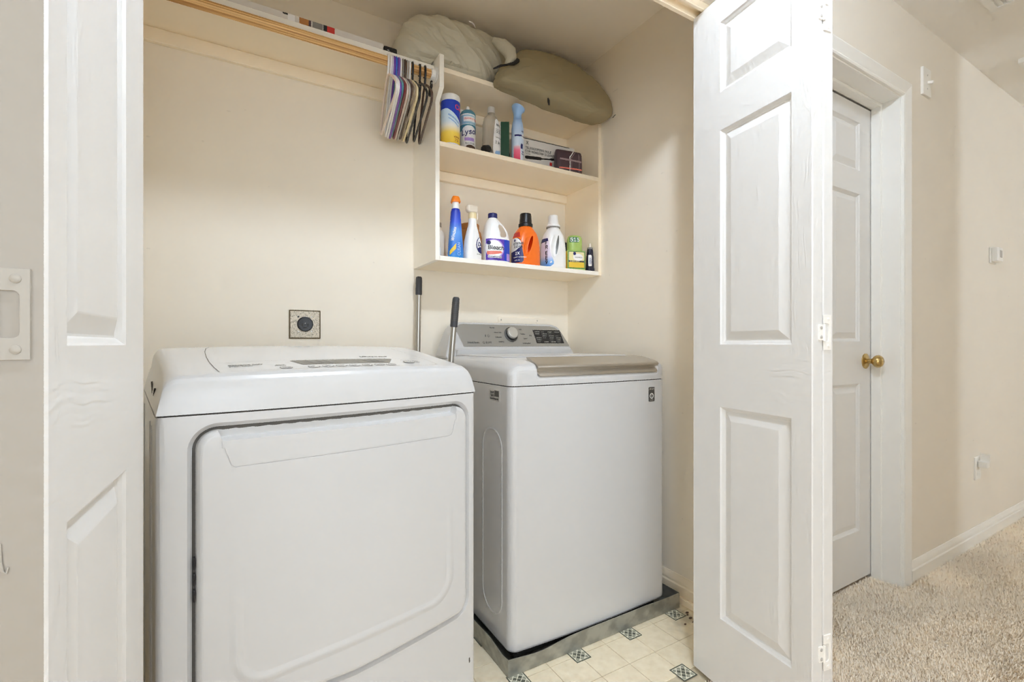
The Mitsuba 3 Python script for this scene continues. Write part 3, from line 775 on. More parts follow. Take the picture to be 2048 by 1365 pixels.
for r in range(6):
    for c in range(4):
        if (r * 4 + c) % 7 == 5: continue
        x0 = 1.228 + c * .038 + r * -.0012; z0 = .072 + r * .0095
        part(cp, 'printing', on_console(flat(sg.box(x0, z0, x0 + .018 + .006 * ((r + c) % 3), z0 + .0022)), .0029), 'light_grey' if (r + c) % 3 else 'print_grey', False)
words = [('Normal', .985, .134), ('Heavy Duty', 1.002, .113), ('Delicates', 1.006, .092), ('Bedding', 1.018, .071), ('ECO', 1.138, .128), ('Towels', 1.140, .107), ('Speed', 1.152, .086), ('Downloaded', 1.144, .064)]
for s, x, z in words:
    part(cp, 'lettering', on_console(move(text(s, .0052, True), x, z, 0), .0026), 'dark_grey', False)
part(cp, 'lettering', on_console(cat([move(text('Smart Rinse', .0075, True), .862, .066, 0), move(text('ELITE', .0075, True), .952, .066, 0)]), .0026), 'dark_grey', False)
part(cp, 'symbol', on_console(cat([flat(affinity.translate(sg.Point(0, 0).buffer(.005).difference(sg.Point(0, 0).buffer(.0032)), .942, .069)), flat(affinity.translate(sg.Point(0, 0).buffer(.0055).difference(sg.Point(0, 0).buffer(.004)), .972, .100)), flat(sg.box(.955, .0955, .959, .105)), flat(sg.box(1.190, .099, 1.194, .106)), flat(sg.box(1.197, .099, 1.201, .106))]), .0026), 'dark_grey', False)
def knob_mesh(prof):
    m = lathe(prof, 48)
    v = m.vertices.copy()
    m.vertices = np.column_stack([v[:, 0], v[:, 1], v[:, 2]])
    return m
kb = part(cp, 'knob', on_console(move(knob_mesh([(.026, .002), (.026, .022), (.024, .027), (.020, .0285), (.0, .0288)]), 1.090, .108, 0)), 'knob_silver', 35, 'round silver cycle knob')
part(kb, 'collar', on_console(move(knob_mesh([(.0335, .0022), (.0335, .006), (.030, .008), (.027, .008)]), 1.090, .106, 0)), 'dark_grey', 35)
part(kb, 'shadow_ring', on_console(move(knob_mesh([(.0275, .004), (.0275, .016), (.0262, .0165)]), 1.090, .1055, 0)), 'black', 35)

# drain pan of galvanized sheet metal
pan = thing('drain_pan', 'grey galvanized metal drain pan under the washer', 'drain pan')
PX0, PX1, PY0, PY1 = .712, 1.476, 1.240, 1.995
def wall_strip(a, b, dips):
    a, b = np.array(a), np.array(b)
    n = np.array([a[1] - b[1], b[0] - a[0]]); n = n / np.linalg.norm(n)       # towards the inside
    rows = []
    for s in np.linspace(0, 1, 60):
        h = .058; lean = 0.0
        for c, w, dh, dl in dips:
            e = math.exp(-((s - c) / w) ** 2); h += dh * e; lean += dl * e
        p = a + (b - a) * s
        rows.append(np.array([[*p, 0.001], [*(p - n * lean * .5), h * .6], [*(p - n * lean), h], [*(p + n * (.0022 - lean)), h], [*(p + n * .0022), .003]]))
    m = loft(rows, cap=True); m.fix_normals()
    return m
part(pan, 'floor_plate', box(PX0 + .001, PX1 - .001, PY0 + .001, PY1 - .001, .0012, .004), 'galvanized', False)
part(pan, 'front_wall', wall_strip((PX0, PY0), (PX1, PY0), [(.15, .12, -.010, .004), (.75, .05, .004, .004), (.9, .12, -.004, -.003)]), 'galvanized', 30)
part(pan, 'side_wall', wall_strip((PX0, PY1), (PX0, PY0), [(.82, .06, .012, .006), (.95, .05, -.006, 0)]), 'galvanized', 30)
part(pan, 'side_wall', wall_strip((PX1, PY0), (PX1, PY1), [(.4, .1, .002, .002)]), 'galvanized', 30)
part(pan, 'back_wall', wall_strip((PX1, PY1), (PX0, PY1), []), 'galvanized', 30)

#ITEMS#
# ------------------------------------------------------------------ shelves, rod, cabinet
shf = thing('closet_shelf', 'long white edged shelf above the dryer with a wooden rod below it', 'shelf')
SX0, SX1, SY = -0.39, 0.671, 1.757
part(shf, 'board', cbox(SX0, SX1, SY, BACK - .001, 2.098, 2.116, .001), 'shelf', 25)
part(shf, 'front_edge', cbox(SX0, SX1, SY - .004, SY + .001, 2.0975, 2.1165, .001), 'shelf_white', 25, 'white painted front edge')
part(shf, 'cleat', cbox(SX0, SX1, BACK - .019, BACK - .0005, 2.049, 2.0975, .003), 'shelf', 25)
rod = thing('closet_rod', 'round unpainted wooden closet rod below the long shelf', 'closet rod')
RY, RZ = 1.739, 2.070
put(rod, move(lathe([(.0165, -.385), (.0165, .650)], 32), 0, RY, RZ, ry=90), 'rod_wood', 40)
soc = part(rod, 'socket', move(lathe([(.021, 0), (.021, .020), (.0185, .022), (.017, .022)], 32), .671, RY, RZ, ry=-90), 'white', 35, 'white plastic rod socket')
part(soc, 'flange', move(lathe([(.030, 0), (.030, .003), (.022, .005)], 32), .671, RY, RZ, ry=-90), 'white', 35)

cab = thing('wall_cabinet', 'open cream shelf unit holding cleaning supplies above the washer', 'shelf unit')
CY = 1.743
ear = sg.Polygon([(BACK - .001, 1.350), (CY, 1.350), (CY, 1.972), (1.698, 2.010), (1.698, 2.136), (BACK - .001, 2.136)])
def side_board(poly, x0, w):
    m = trimesh.creation.extrude_polygon(poly, w, engine='earcut')
    v = m.vertices.copy(); m.vertices = np.column_stack([x0 + v[:, 2], v[:, 0], v[:, 1]]); m.fix_normals(); return m
part(cab, 'side_panel', side_board(ear, .672, .0175), 'shelf_white', False, 'white side panel with a projecting ear for the rod')
part(cab, 'side_panel', side_board(sg.box(CY, 1.350, BACK - .001, 2.1155), 1.502, .0175), 'shelf', False)
for z, nm in ((1.3495, 'bottom'), (1.8015, 'shelf_board'), (2.0975, 'top')):
    k = part(cab, nm, box(.690, 1.5015, CY + .0005, BACK - .001, z, z + .0185), 'shelf', False)
    part(k, 'front_edge', box(.690, 1.5015, CY - .001, CY + .0005, z, z + .0185), 'shelf_white' if z < 1.4 else 'shelf', False)
for z in (1.757, 2.0535):
    part(cab, 'cleat', cbox(.690, 1.5015, BACK - .020, BACK - .001, z, z + .043, .002), 'shelf', 25)

# ------------------------------------------------------------------ shapes for containers
class Body:
    """a container turned from superellipse sections: rows (z, half width, half depth, exponent, centre x)"""
    def __init__(self, rows, seg=56):
        self.r = np.array([(r + (2.0, 0.0))[:5] if len(r) == 3 else (r + (0.0,))[:5] if len(r) == 4 else r for r in rows], float)
        self.seg = seg
    def at(self, z):
        return [np.interp(z, self.r[:, 0], self.r[:, i]) for i in range(1, 5)]
    def mesh(self):
        return loft([ring(z, a, b, n, cx, 0, self.seg) for z, a, b, n, cx in self.r])
    def wrap(self, m, off=0.0006):
        """drawing (s = arc length from the front's middle, z) laid round the body"""
        v = np.array(m.vertices); out = np.empty_like(v)
        t = np.linspace(-np.pi, np.pi, 361)
        st, ct = np.sin(t), np.cos(t)
        memo = {}
        for i, (s, z, d) in enumerate(v):
            key = round(z / 0.0005)
            if key not in memo:
                a, b, n, cx = self.at(z)
                x = a * np.sign(st) * abs(st) ** (2 / n); y = -b * np.sign(ct) * abs(ct) ** (2 / n)
                L = np.concatenate([[0], np.cumsum(np.hypot(np.diff(x), np.diff(y)))]); L -= L[180]
                memo[key] = (L, x, y, cx)
            L, x, y, cx = memo[key]
            px, py = np.interp([s, s - 0.0015, s + 0.0015], L, x), np.interp([s, s - 0.0015, s + 0.0015], L, y)
            tx, ty = px[2] - px[1], py[2] - py[1]
            q = math.hypot(tx, ty) or 1
            out[i] = (cx + px[0] + ty / q * (off + d), py[0] - tx / q * (off + d), z)
        mm = m.copy(); mm.vertices = out
        return mm
    def label(self, poly, off=0.0006, size=0.006):
        return self.wrap(fine(flat(poly), size), off)

def vgrad(m, stops, axis=2):
    """vertex colours along an axis: (position, sRGB) stops"""
    z = np.array(m.vertices)[:, axis]
    p = [s[0] for s in stops]; c = np.array([lin(s[1]) for s in stops])
    return np.stack([np.interp(z, p, c[:, i]) for i in range(3)], 1)

for k, c, r in (('blue', (38, 66, 178), .3), ('navy', (28, 32, 92), .35), ('purple', (92, 62, 170), .35), ('violet_light', (170, 140, 208), .35), ('teal', (70, 128, 148), .35),
                ('orange', (238, 112, 32), .32), ('orange_cap', (240, 130, 28), .35), ('bottle_white', (236, 235, 232), .32), ('label_white', (236, 234, 232), .4),
                ('yellow', (226, 190, 60), .4), ('green_dark', (16, 62, 40), .4), ('green', (160, 186, 98), .4), ('green_label', (60, 110, 70), .4), ('label_cream', (224, 214, 160), .4),
                ('red', (190, 50, 44), .4), ('coral', (222, 120, 106), .4), ('pink', (226, 70, 110), .35), ('sky', (150, 186, 226), .35), ('amber', (176, 118, 62), .3),
                ('maroon', (112, 40, 44), .3), ('hanger_blue', (48, 96, 190), .3), ('hanger_purple', (112, 66, 164), .3), ('hanger_teal', (92, 146, 156), .3), ('hanger_pink', (226, 206, 194), .3),
                ('lavender', (206, 196, 214), .3), ('brown', (72, 52, 42), .3), ('taupe', (150, 134, 116), .35), ('carton', (214, 208, 200), .5), ('plum', (74, 56, 62), .35), ('plum_light', (150, 128, 130), .4),
                ('ink_blue', (22, 24, 44), .18), ('trigger', (232, 214, 168), .3), ('can_blue', (150, 186, 206), .3), ('can_silver', (176, 186, 190), .25), ('grey_plastic', (196, 190, 182), .4)):
    mat(k, c, r)
scene['m_clear'] = {'type': 'thindielectric', 'int_ior': 1.3}
scene['m_hazy'] = {'type': 'blendbsdf', 'weight': 0.34, 'a': {'type': 'thindielectric', 'int_ior': 1.35}, 'b': {'type': 'twosided', 'bsdf': {'type': 'roughplastic', 'diffuse_reflectance': rgb((196, 184, 166)), 'alpha': 0.1}}}
mat('frosted', (226, 214, 196), 0.25, spec_trans=0.0)

def setdown(root, items):
    pass

def on(x, y, z, rz=0.0):
    return lambda m: move(m, x, y, z, rz=rz)

S1, S2 = 1.820, 1.368        # tops of the middle and the bottom board
def T_(body, s, h, x, z, bold=True, off=0.0009):
    return body.wrap(move(text(s, h, bold), x, z, 0), off)

# wipes canister
t = thing('wipes_canister', 'tall blue, white and yellow wipes canister at the left end of the middle board', 'canister')
P = on(.757, 1.795, S1, -14)
b = Body([(0, .037, .037), (.002, .039, .039), (.193, .039, .039), (.194, .0385, .0385)])
part(t, 'body', P(b.mesh()), 'bottle_white', 35)
part(t, 'lid', P(lathe([(.0395, .193), (.0400, .196), (.0400, .207), (.038, .212), (.030, .2145), (.0, .215)])), 'bottle_white', 35, 'white lid')
lab = b.label(sg.box(-.120, .012, .120, .187), .0005, .008)
part(t, 'label', P(lab), 'vcol', True, 'printed blue to yellow wrap label', color=vgrad(lab, [(.012, (240, 200, 60)), (.055, (246, 214, 92)), (.082, (240, 238, 226)), (.10, (214, 232, 244)), (.192, (196, 222, 242))]))
xs_ = np.linspace(-.119, .119, 60)
top = [(x, .186) for x in xs_[::-1]]
wv = [(x, .150 - .035 * np.clip((x + .02) / .05, 0, 1.4) ** 1.2) for x in xs_]
part(t, 'label', P(b.label(sg.Polygon(wv + top), .0009, .008)), 'blue', True, 'deep blue upper field')
for q in (0, 1):
    wv2 = [(x, .128 - .014 * q - .030 * np.clip((x + .02) / .05, 0, 1.4) ** 1.2) for x in np.linspace(-.012, .030, 20)]
    part(t, 'label', P(b.label(sg.LineString(wv2).buffer(.0032 - .001 * q), .0009, .006)), 'sky', True, 'light blue swoosh')
part(t, 'lettering', P(T_(b, 'Clorox', .020, .012, .150)), 'pink', True)
part(t, 'lettering', P(cat([T_(b, '75', .010, .012, .020), T_(b, 'WIPES', .006, .008, .034)])), 'amber', True)

t = thing('paper_canister', 'plain white canister hidden behind the wipes canister and the spray can', 'canister')
P = on(.848, 1.905, S1)
part(t, 'body', P(lathe([(.034, 0), (.036, .003), (.036, .18)])), 'label_white', 35)
part(t, 'lid', P(lathe([(.0365, .190), (.037, .205), (.033, .218), (.02, .226), (0, .227)])), 'bottle_white', 35)

t = thing('spray_can', 'pale blue aerosol disinfectant can with white nozzle next to the wipes canister', 'spray can')
P = on(.853, 1.832, S1, -12)
b = Body([(0, .030, .030), (.004, .033, .033), (.168, .033, .033), (.172, .032, .032)])
part(t, 'body', P(b.mesh()), 'label_white', 35)
part(t, 'shoulder', P(lathe([(.033, .172), (.034, .174), (.033, .178), (.029, .187), (.022, .193), (.014, .195)])), 'teal', 40, 'teal metal shoulder')
part(t, 'nozzle', P(lathe([(.012, .194), (.009, .200), (.0075, .211), (.006, .2135), (0, .214)])), 'bottle_white', 35)
part(t, 'label', P(b.label(sg.box(-.104, .128, .104, .166), .0005, .008)), 'can_blue', True)
part(t, 'label', P(b.label(sg.box(-.026, .138, .026, .160), .0008, .008)), 'label_white', True)
part(t, 'label', P(b.label(sg.Polygon([(-.10, .126), (-.10, .100)] + [(x, .100 + .021 * math.sqrt(max(0, 1 - (x / .034) ** 2))) for x in np.linspace(-.034, .034, 20)] + [(.10, .100), (.10, .126)]).buffer(0), .0006, .008)), 'teal', True)
part(t, 'lettering', P(T_(b, 'DISINFECTANT', .0065, -.0235, .147)), 'coral', True)
sh = text('Lysol', .021, True); sh.apply_transform(np.array([[1, .25, 0, 0], [0, 1, 0, 0], [0, 0, 1, 0], [0, 0, 0, 1]]))
part(t, 'lettering', P(b.wrap(move(sh, -.037, .078, 0, rz=10), .0009)), 'navy', True)
part(t, 'label', P(b.label(sg.box(-.022, .056, .022, .070), .0007, .008)), 'violet_light', True)
part(t, 'lettering', P(cat([T_(b, 'KILLS 99.9%', .005, -.020, .043), T_(b, 'SPRAY', .005, -.006, .033)])), 'print_grey', True)

t = thing('clear_cup', 'clear plastic cup in front of the pale blue aerosol can', 'cup')
P = on(.842, 1.785, S1)
e = [(.036, .002), (.0385, .012), (.0395, .06), (.040, .082)]
# two shelf-front things overlap in the picture only; the cup stands before the can
part(t, 'wall', on(.842, 1.7815, S1)(loft([ring(z, r * .92, r * .28, seg=40) for r, z in e], cap=False)), 'clear', True)
part(t, 'cap', on(.842, 1.7815, S1)(loft([ring(z, r, r * .28, seg=30) for r, z in ((.026, .003), (.025, .012), (.018, .026), (.006, .031))])), 'brown', 35, 'dark brown cap inside')

t = thing('soap_bottle', 'clear refill bottle with white label right of the aerosol can', 'bottle')
P = on(.957, 1.815, S1, 10)
b = Body([(0, .036, .020, 3), (.003, .040, .023, 3), (.03, .042, .025, 3), (.150, .039, .024, 3), (.176, .034, .022, 2.6), (.190, .022, .018, 2.2), (.198, .0145, .0145, 2), (.206, .0142, .0142, 2)])
part(t, 'body', P(b.mesh()), 'hazy', 35, 'clear bottle body')
part(t, 'collar', P(lathe([(.0155, .204), (.0165, .206), (.0165, .209), (.0145, .210)], 32)), 'grey_plastic', 35)
part(t, 'cap', P(lathe([(.0155, .210), (.0160, .212), (.0160, .226), (.0145, .229), (0, .2295)], 32)), 'grey_plastic', 35)
lp = sg.Polygon([(.000, .004), (-.007, .040), (-.004, .090), (.004, .150), (.006, .168), (.012, .174), (.026, .168), (.034, .150), (.040, .09), (.040, .03), (.032, .004)]).buffer(.003)
part(t, 'label', P(b.label(lp, .0008, .008)), 'label_white', True, 'white shaped label')
part(t, 'lettering', P(cat([T_(b, 'Mrs.', .009, .009, .146), T_(b, 'soft on hands', .0042, .006, .130, False), T_(b, 'tough on dirt', .0042, .006, .123, False), T_(b, 'hand soap', .0042, .006, .116, False), T_(b, 'moisturizing', .0046, .003, .094, False), T_(b, '2 in 1', .012, .002, .068)])), 'dark_grey', True)
part(t, 'label', P(cat([b.label(sg.Point(.014, .026).buffer(.012), .0011, .006), b.label(sg.Point(.026, .034).buffer(.007), .0011, .006)])), 'sky', True, 'pale blue drops')

t = thing('scoop', 'black plastic scoop lying in front of the clear refill bottle', 'scoop')
c = lathe([(.016, -.016), (.0175, -.013), (.018, .012), (.014, .018), (0, .0185)], 30)
part(t, 'cap', move(c, .906, 1.763, S1 + .0185, ry=72, rz=20), 'black', 35)
part(t, 'handle', cbox(.918, .930, 1.752, 1.762, S1, S1 + .020, .002), 'dark_grey')

t = thing('green_box', 'dark green upright box between the clear bottle and the air freshener', 'box')
g = on(1.031, 1.825, S1, -30)
part(t, 'carton', g(cbox(-.018, .020, -.045, .045, 0, .170, .001)), 'green_dark', 25)
part(t, 'edge', g(cbox(-.0205, -.018, -.046, .045, 0, .172, .0005)), 'carton', 25)
t = thing('maroon_box', 'low dark maroon box behind the air freshener', 'box')
put(t, move(cbox(-.010, .016, -.04, .04, 0, .075, .001), 1.062, 1.905, S1, rz=8), 'plum', 25)

t = thing('air_freshener', 'slim light blue air freshener spray with pink base standing right of the green box', 'air freshener')
P = on(1.076, 1.790, S1, 4)
b = Body([(0, .024, .024), (.003, .027, .027), (.10, .0275, .0275), (.150, .0270, .0270), (.175, .0235, .0235), (.195, .0190, .0190)])
bm = b.mesh()
part(t, 'body', P(bm), 'vcol', True, 'light blue can', color=vgrad(bm, [(0, (222, 226, 234)), (.1, (206, 220, 238)), (.195, (150, 184, 226))]))
head = loft([ring(.195, .0188, .0188), ring(.208, .0172, .0175), ring(.219, .0170, .0190, 2.2), ring(.230, .0210, .0240, 2.2) - [0, .003, 0], ring(.238, .0255, .029, 2.2) - [0, .005, 0], ring(.243, .0270, .0300, 2.2) - [0, .006, 0]])
hv = head.vertices; hv[:, 2] += np.where(hv[:, 2] > .225, -hv[:, 0] * .45 * (hv[:, 2] - .225) / .018, 0)
head.vertices = hv
part(t, 'trigger', P(head), 'sky', 40, 'flared sky blue spray head')
part(t, 'label', P(b.label(sg.box(-.030, .112, .004, .119), .0006, .006)), 'navy', True)
part(t, 'label', P(b.label(sg.Point(.014, .114).buffer(.011), .0008, .005)), 'label_white', True)
pk = b.label(sg.box(-.034, .002, -.004, .070), .0006, .008)
part(t, 'label', P(pk), 'vcol', True, 'pink lower panel', color=vgrad(pk, [(.002, (214, 40, 84)), (.05, (236, 110, 140)), (.07, (226, 200, 210))]))
part(t, 'label', P(b.label(sg.box(-.002, .058, .010, .080), .0008, .006)), 'navy', True)
part(t, 'lettering', P(cat([T_(b, 'AIR', .006, .000, .132), T_(b, 'Febreze', .0045, .004, .112, False), T_(b, 'light', .005, .002, .044, False), T_(b, 'scent', .005, .002, .034, False)])), 'navy', True)

t = thing('mop_box', 'long white carton with a picture of a black handle lying behind the plum packet', 'box')
P = on(1.268, 1.886, S1, -3)
part(t, 'carton', P(cbox(-.165, .165, -.04, .04, 0, .158, .001)), 'carton', 25)
fl_ = lambda m: P(move(upright(m), 0, -.0404, 0))
part(t, 'border', fl_(poly_solid(sg.box(-.165, .153, .135, .1565), .0003)), 'dark_grey', False)
part(t, 'lettering', fl_(cat([move(text('X', .016, True), -.108, .128, 0), move(text('TELESCOPING POLE', .0105, True), -.112, .108, 0), move(text('FOR WINDOW CLEANING', .0105, True), -.112, .092, 0), move(text('Perche', .006), -.112, .082, 0)])), 'dark_grey', False)
part(t, 'picture', fl_(cat([poly_solid(sg.LineString([(-.105, .068), (-.08, .070), (-.03, .074)]).buffer(.0075), .0003), poly_solid(sg.LineString([(-.03, .074), (.10, .088)]).buffer(.0032), .0004), poly_solid(sg.LineString([(.03, .081), (.06, .085)]).buffer(.0055), .0005)])), 'black', False, 'printed black telescopic handle')
part(t, 'picture', fl_(poly_solid(sg.box(.022, .050, .035, .066), .0003)), 'red', False, 'small red printed field')

t = thing('plum_packet', 'shiny plum coloured packet with white stripes at the right end of the middle board', 'packet')
P = lambda m, q=on(1.360, 1.795, S1, -8): q(bend(m, lambda v: np.array(v) * [1.04, 1.0, 1.10]))
pkm = loft([ring(0, .064, .022, 5), ring(.004, .066, .024, 5), ring(.05, .067, .026, 4), ring(.09, .066, .020, 4.5), ring(.103, .064, .010, 5), ring(.105, .062, .007, 5)])
part(t, 'bag', P(pkm), 'plum', 40)
pb = Body([(0, .064, .022, 5), (.004, .066, .024, 5), (.05, .067, .026, 4), (.09, .066, .020, 4.5), (.103, .064, .010, 5)])
for p_, m_ in ((sg.LineString([(.020, .101), (-.004, .072), (-.004, .004)]).buffer(.0018), 'label_white'), (sg.LineString([(.030, .101), (.004, .070), (.004, .004)]).buffer(.0012), 'plum_light'), (sg.LineString([(-.05, .060), (.055, .058)]).buffer(.004), 'plum_light'), (sg.LineString([(-.055, .022), (.058, .024)]).buffer(.003), 'coral'), (sg.LineString([(.044, .092), (.044, .01)]).buffer(.0014), 'plum_light')):
    part(t, 'stripe', P(pb.label(p_, .0008, .008)), m_, True)

# ------------------------------------------------------------------ bottom board
t = thing('blue_spray_bottle', 'slender blue spray bottle with orange head, leftmost on the bottom board', 'spray bottle')
P = on(.778, 1.790, S2, -8)
b = Body([(0, .028, .020, 3), (.004, .0315, .023, 3), (.03, .0315, .024, 3), (.09, .027, .022, 3), (.15, .0225, .020, 2.6), (.195, .0195, .018, 2.3), (.207, .016, .016, 2)])
bm = b.mesh(); bm = fine(bm, .012)
part(t, 'body', P(bm), 'vcol', True, 'blue graded body', color=vgrad(bm, [(0, (40, 130, 200)), (.05, (44, 110, 200)), (.11, (90, 150, 220)), (.15, (46, 80, 200)), (.207, (30, 46, 160))]))
part(t, 'neck', P(lathe([(.0140, .205), (.0135, .236)], 30)), 'bottle_white', 35, 'white neck')
part(t, 'spray_head', P(loft([ring(.234, .0185, .018, 4), ring(.238, .019, .0185, 4), ring(.256, .0140, .014, 4), ring(.2585, .0125, .012, 4)])), 'orange_cap', 35, 'orange spray head seen end on')
part(t, 'label', P(b.label(sg.Polygon([(-.031, .030), (-.004, .062), (-.004, .040), (-.031, .012)]), .0007, .006)), 'yellow', True, 'yellow diagonal flash')
part(t, 'lettering', P(b.wrap(move(text('CLEAN', .012, True), .014, .012, 0, rz=90), .0009)), 'sky', True)
part(t, 'lettering', P(b.wrap(move(text('Windex', .012, True), -.014, .070, 0, rz=78), .0009)), 'label_white', True)

t = thing('white_spray_bottle', 'white fabric spray bottle with clear trigger between the blue bottle and the bleach jug', 'spray bottle')
P = on(.857, 1.795, S2, 10)
b = Body([(0, .036, .022, 3), (.004, .039, .025, 3), (.03, .040, .026, 3), (.08, .036, .025, 2.8), (.115, .028, .022, 2.5), (.150, .0185, .017, 2.2), (.182, .0155, .0155, 2)])
part(t, 'body', P(b.mesh()), 'bottle_white', 35)
part(t, 'collar', P(lathe([(.0165, .178), (.0175, .182), (.0165, .202), (.015, .203)], 32)), 'trigger', 35, 'cream collar')
hd = cat([rbox(-.030, .024, -.014, .014, .202, .236, .010, 16), tube([(.016, 0, .214), (.024, 0, .205), (.026, 0, .190), (.024, 0, .176)], [.005, .005, .004, .003]), rbox(-.032, -.022, -.006, .006, .212, .224, .004, 10)])
part(t, 'trigger', P(hd), 'frosted', 35, 'translucent trigger head')
oc = affinity.scale(sg.Point(0, 0).buffer(1, quad_segs=16), .024, .034)
oc = affinity.translate(oc, .026, .066)
part(t, 'label', P(b.label(oc, .0006, .006)), 'navy', True)
part(t, 'label', P(b.label(affinity.translate(affinity.scale(sg.Point(0, 0).buffer(1, quad_segs=16), .022, .031), .028, .068), .0009, .006)), 'label_white', True)
part(t, 'label', P(b.label(affinity.translate(affinity.scale(sg.Point(0, 0).buffer(1, quad_segs=16), .021, .013), .029, .047), .0011, .006)), 'navy', True)
sh = text('Downy', .0165, True); sh.apply_transform(np.array([[1, .2, 0, 0], [0, 1, 0, 0], [0, 0, 1, 0], [0, 0, 0, 1]]))
part(t, 'lettering', P(b.wrap(move(sh, .008, .062, 0), .0013)), 'navy', True)
part(t, 'lettering', P(T_(b, 'wrinkle releaser', .004, .004, .026, False)), 'print_grey', True)

t = thing('amber_jar', 'round amber jar standing behind the white spray bottle', 'jar')
P = on(.905, 1.925, S2)
part(t, 'body', P(lathe([(.045, 0), (.055, .006), (.057, .12), (.052, .150), (.040, .165)])), 'amber', 35)
part(t, 'lid', P(lathe([(.042, .165), (.043, .168), (.043, .186), (.040, .189), (0, .19)])), 'amber', 35)
t = thing('tan_bottle', 'translucent tan bottle in the left rear corner of the bottom board', 'bottle')
P = on(.742, 1.892, S2)
part(t, 'body', P(lathe([(.026, 0), (.030, .004), (.030, .10), (.026, .125), (.012, .140), (.011, .150)])), 'frosted', 35)
part(t, 'cap', P(lathe([(.013, .150), (.0135, .153), (.0135, .168), (0, .169)], 24)), 'taupe', 35)
t = thing('small_white_bottle', 'small white bottle left of the blue spray bottle', 'bottle')
P = on(.712, 1.83, S2)
part(t, 'body', P(lathe([(.014, 0), (.016, .003), (.016, .045), (.009, .058)], 24)), 'bottle_white', 35)
part(t, 'cap', P(lathe([(.010, .058), (.010, .075), (0, .0755)], 24)), 'label_white', 35)

t = thing('bleach_jug', 'white bleach jug with purple label and dark blue cap', 'jug')
P = on(.977, 1.812, S2, -4)
b = Body([(0, .053, .036, 3.2), (.004, .057, .040, 3.2), (.012, .0590, .042, 3.2), (.104, .0590, .042, 3.2), (.112, .058, .0415, 3), (.140, .053, .038, 2.6), (.165, .043, .032, 2.4, -.006), (.185, .029, .025, 2.1, -.012), (.195, .0205, .0205, 2, -.014), (.202, .0175, .0175, 2, -.014)])
s = man(b.mesh())
hole = affinity.rotate(affinity.scale(sg.Point(0, 0).buffer(1, quad_segs=12), .0115, .0300), 33)
hm = poly_solid(affinity.translate(hole, .0270, .1500).union(affinity.translate(affinity.scale(sg.Point(0, 0).buffer(1, quad_segs=12), .014, .012), .030, .133)), .2)
hv = hm.vertices.copy(); dd = hv[:, 2] - .1; hm.vertices = np.column_stack([hv[:, 0] + dd * .47 + .006, dd, hv[:, 1] + dd * .27]); hm.fix_normals()
thin = m3.Manifold.sphere(1.0, 36).scale((.026, .030, .034)).rotate((0, 30, 0)).translate((.026, -.052, .146))
s = s - man(hm) - thin
part(t, 'body', P(tm(s)), 'bottle_white', 40)
part(t, 'cap', P(move(lathe([(.0195, .198), (.0205, .200), (.0205, .217), (.019, .219), (0, .2195)], 36), -.014)), 'navy', 35, 'dark blue screw cap')
part(t, 'label', P(b.label(sg.box(-.062, .010, .062, .102), .0006, .008)), 'purple', True, 'purple wrap label')
part(t, 'label', P(b.label(sg.box(.022, .010, .060, .102), .0009, .008)), 'blue', True, 'deep violet right field')
part(t, 'label', P(b.label(affinity.translate(affinity.scale(sg.Point(0, 0).buffer(1, quad_segs=16), .044, .040), -.022, .060), .0010, .007)), 'violet_light', True)
part(t, 'label', P(b.label(affinity.translate(affinity.scale(sg.Point(0, 0).buffer(1, quad_segs=16), .040, .036), -.024, .060), .0012, .007)), 'label_white', True)
part(t, 'label', P(b.label(sg.Point(-.048, .084).buffer(.009), .0014, .006)), 'navy', True)
part(t, 'lettering', P(T_(b, 'Bleach', .0165, -.052, .056, True, .0016)), 'black', True)
part(t, 'label', P(b.label(sg.Polygon([(-.056, .033), (-.056, .048), (.008, .051), (.012, .042), (-.03, .034)]), .0014, .007)), 'coral', True)
part(t, 'label', P(b.label(sg.box(-.052, .020, .010, .029), .0015, .007)), 'label_white', True)
part(t, 'lettering', P(cat([T_(b, 'DISINFECTING', .006, -.050, .0215, True, .0018), T_(b, '43 FL OZ', .006, -.03, .0125, True, .0012)])), 'navy', True)
part(t, 'label', P(b.label(sg.box(.034, .012, .056, .042), .0012, .007)), 'violet_light', True)

def detergent(name, label, x, y, rz, w, h, bodym, capm, cap):
    t = thing(name, label, 'jug')
    P = on(x, y, S2, rz)
    a = w / 2
    b = Body([(0, a * .93, .040, 3.4), (.004, a * .98, .044, 3.4), (.015, a, .046, 3.4), (h * .50, a, .046, 3.2), (h * .68, a * .94, .044, 2.8), (h * .82, a * .82, .040, 2.5), (h * .92, a * .62, .034, 2.2), (h * .97, a * .50, .030, 2), (h, a * .44, .028, 2)])
    return t, P, b
t, P, b = detergent('orange_detergent_jug', 'orange detergent jug with black cap and dark blue label', 1.132, 1.812, 0, .126, .182, 'orange', 'black', None)
s = man(b.mesh())
dent = m3.Manifold.sphere(1.0, 40).scale((.022, .026, .054)).rotate((0, 12, 0)).translate((.010, -.060, .092)).rotate((0, 0, -27))
slot = m3.Manifold.sphere(1.0, 32).scale((.0085, .062, .044)).rotate((0, 14, 0)).translate((.020, -.010, .096)).rotate((0, 0, -30))
s = (s - dent - slot)
part(t, 'body', P(tm(s)), 'orange', 40)
part(t, 'cap', P(lathe([(.0305, .180), (.0325, .183), (.0325, .194), (.0285, .198), (.0255, .238), (.023, .2415), (0, .242)], 40)), 'black', 35, 'black measuring cap')
lp = sg.Polygon([(-.125, .012), (-.031, .012), (-.024, .022), (-.024, .045), (-.032, .085), (-.036, .112), (-.046, .122), (-.125, .122)]).buffer(-.004).buffer(.004)
part(t, 'label', P(b.label(affinity.translate(lp, -.014, 0), .0007, .008)), 'navy', True, 'dark blue label')
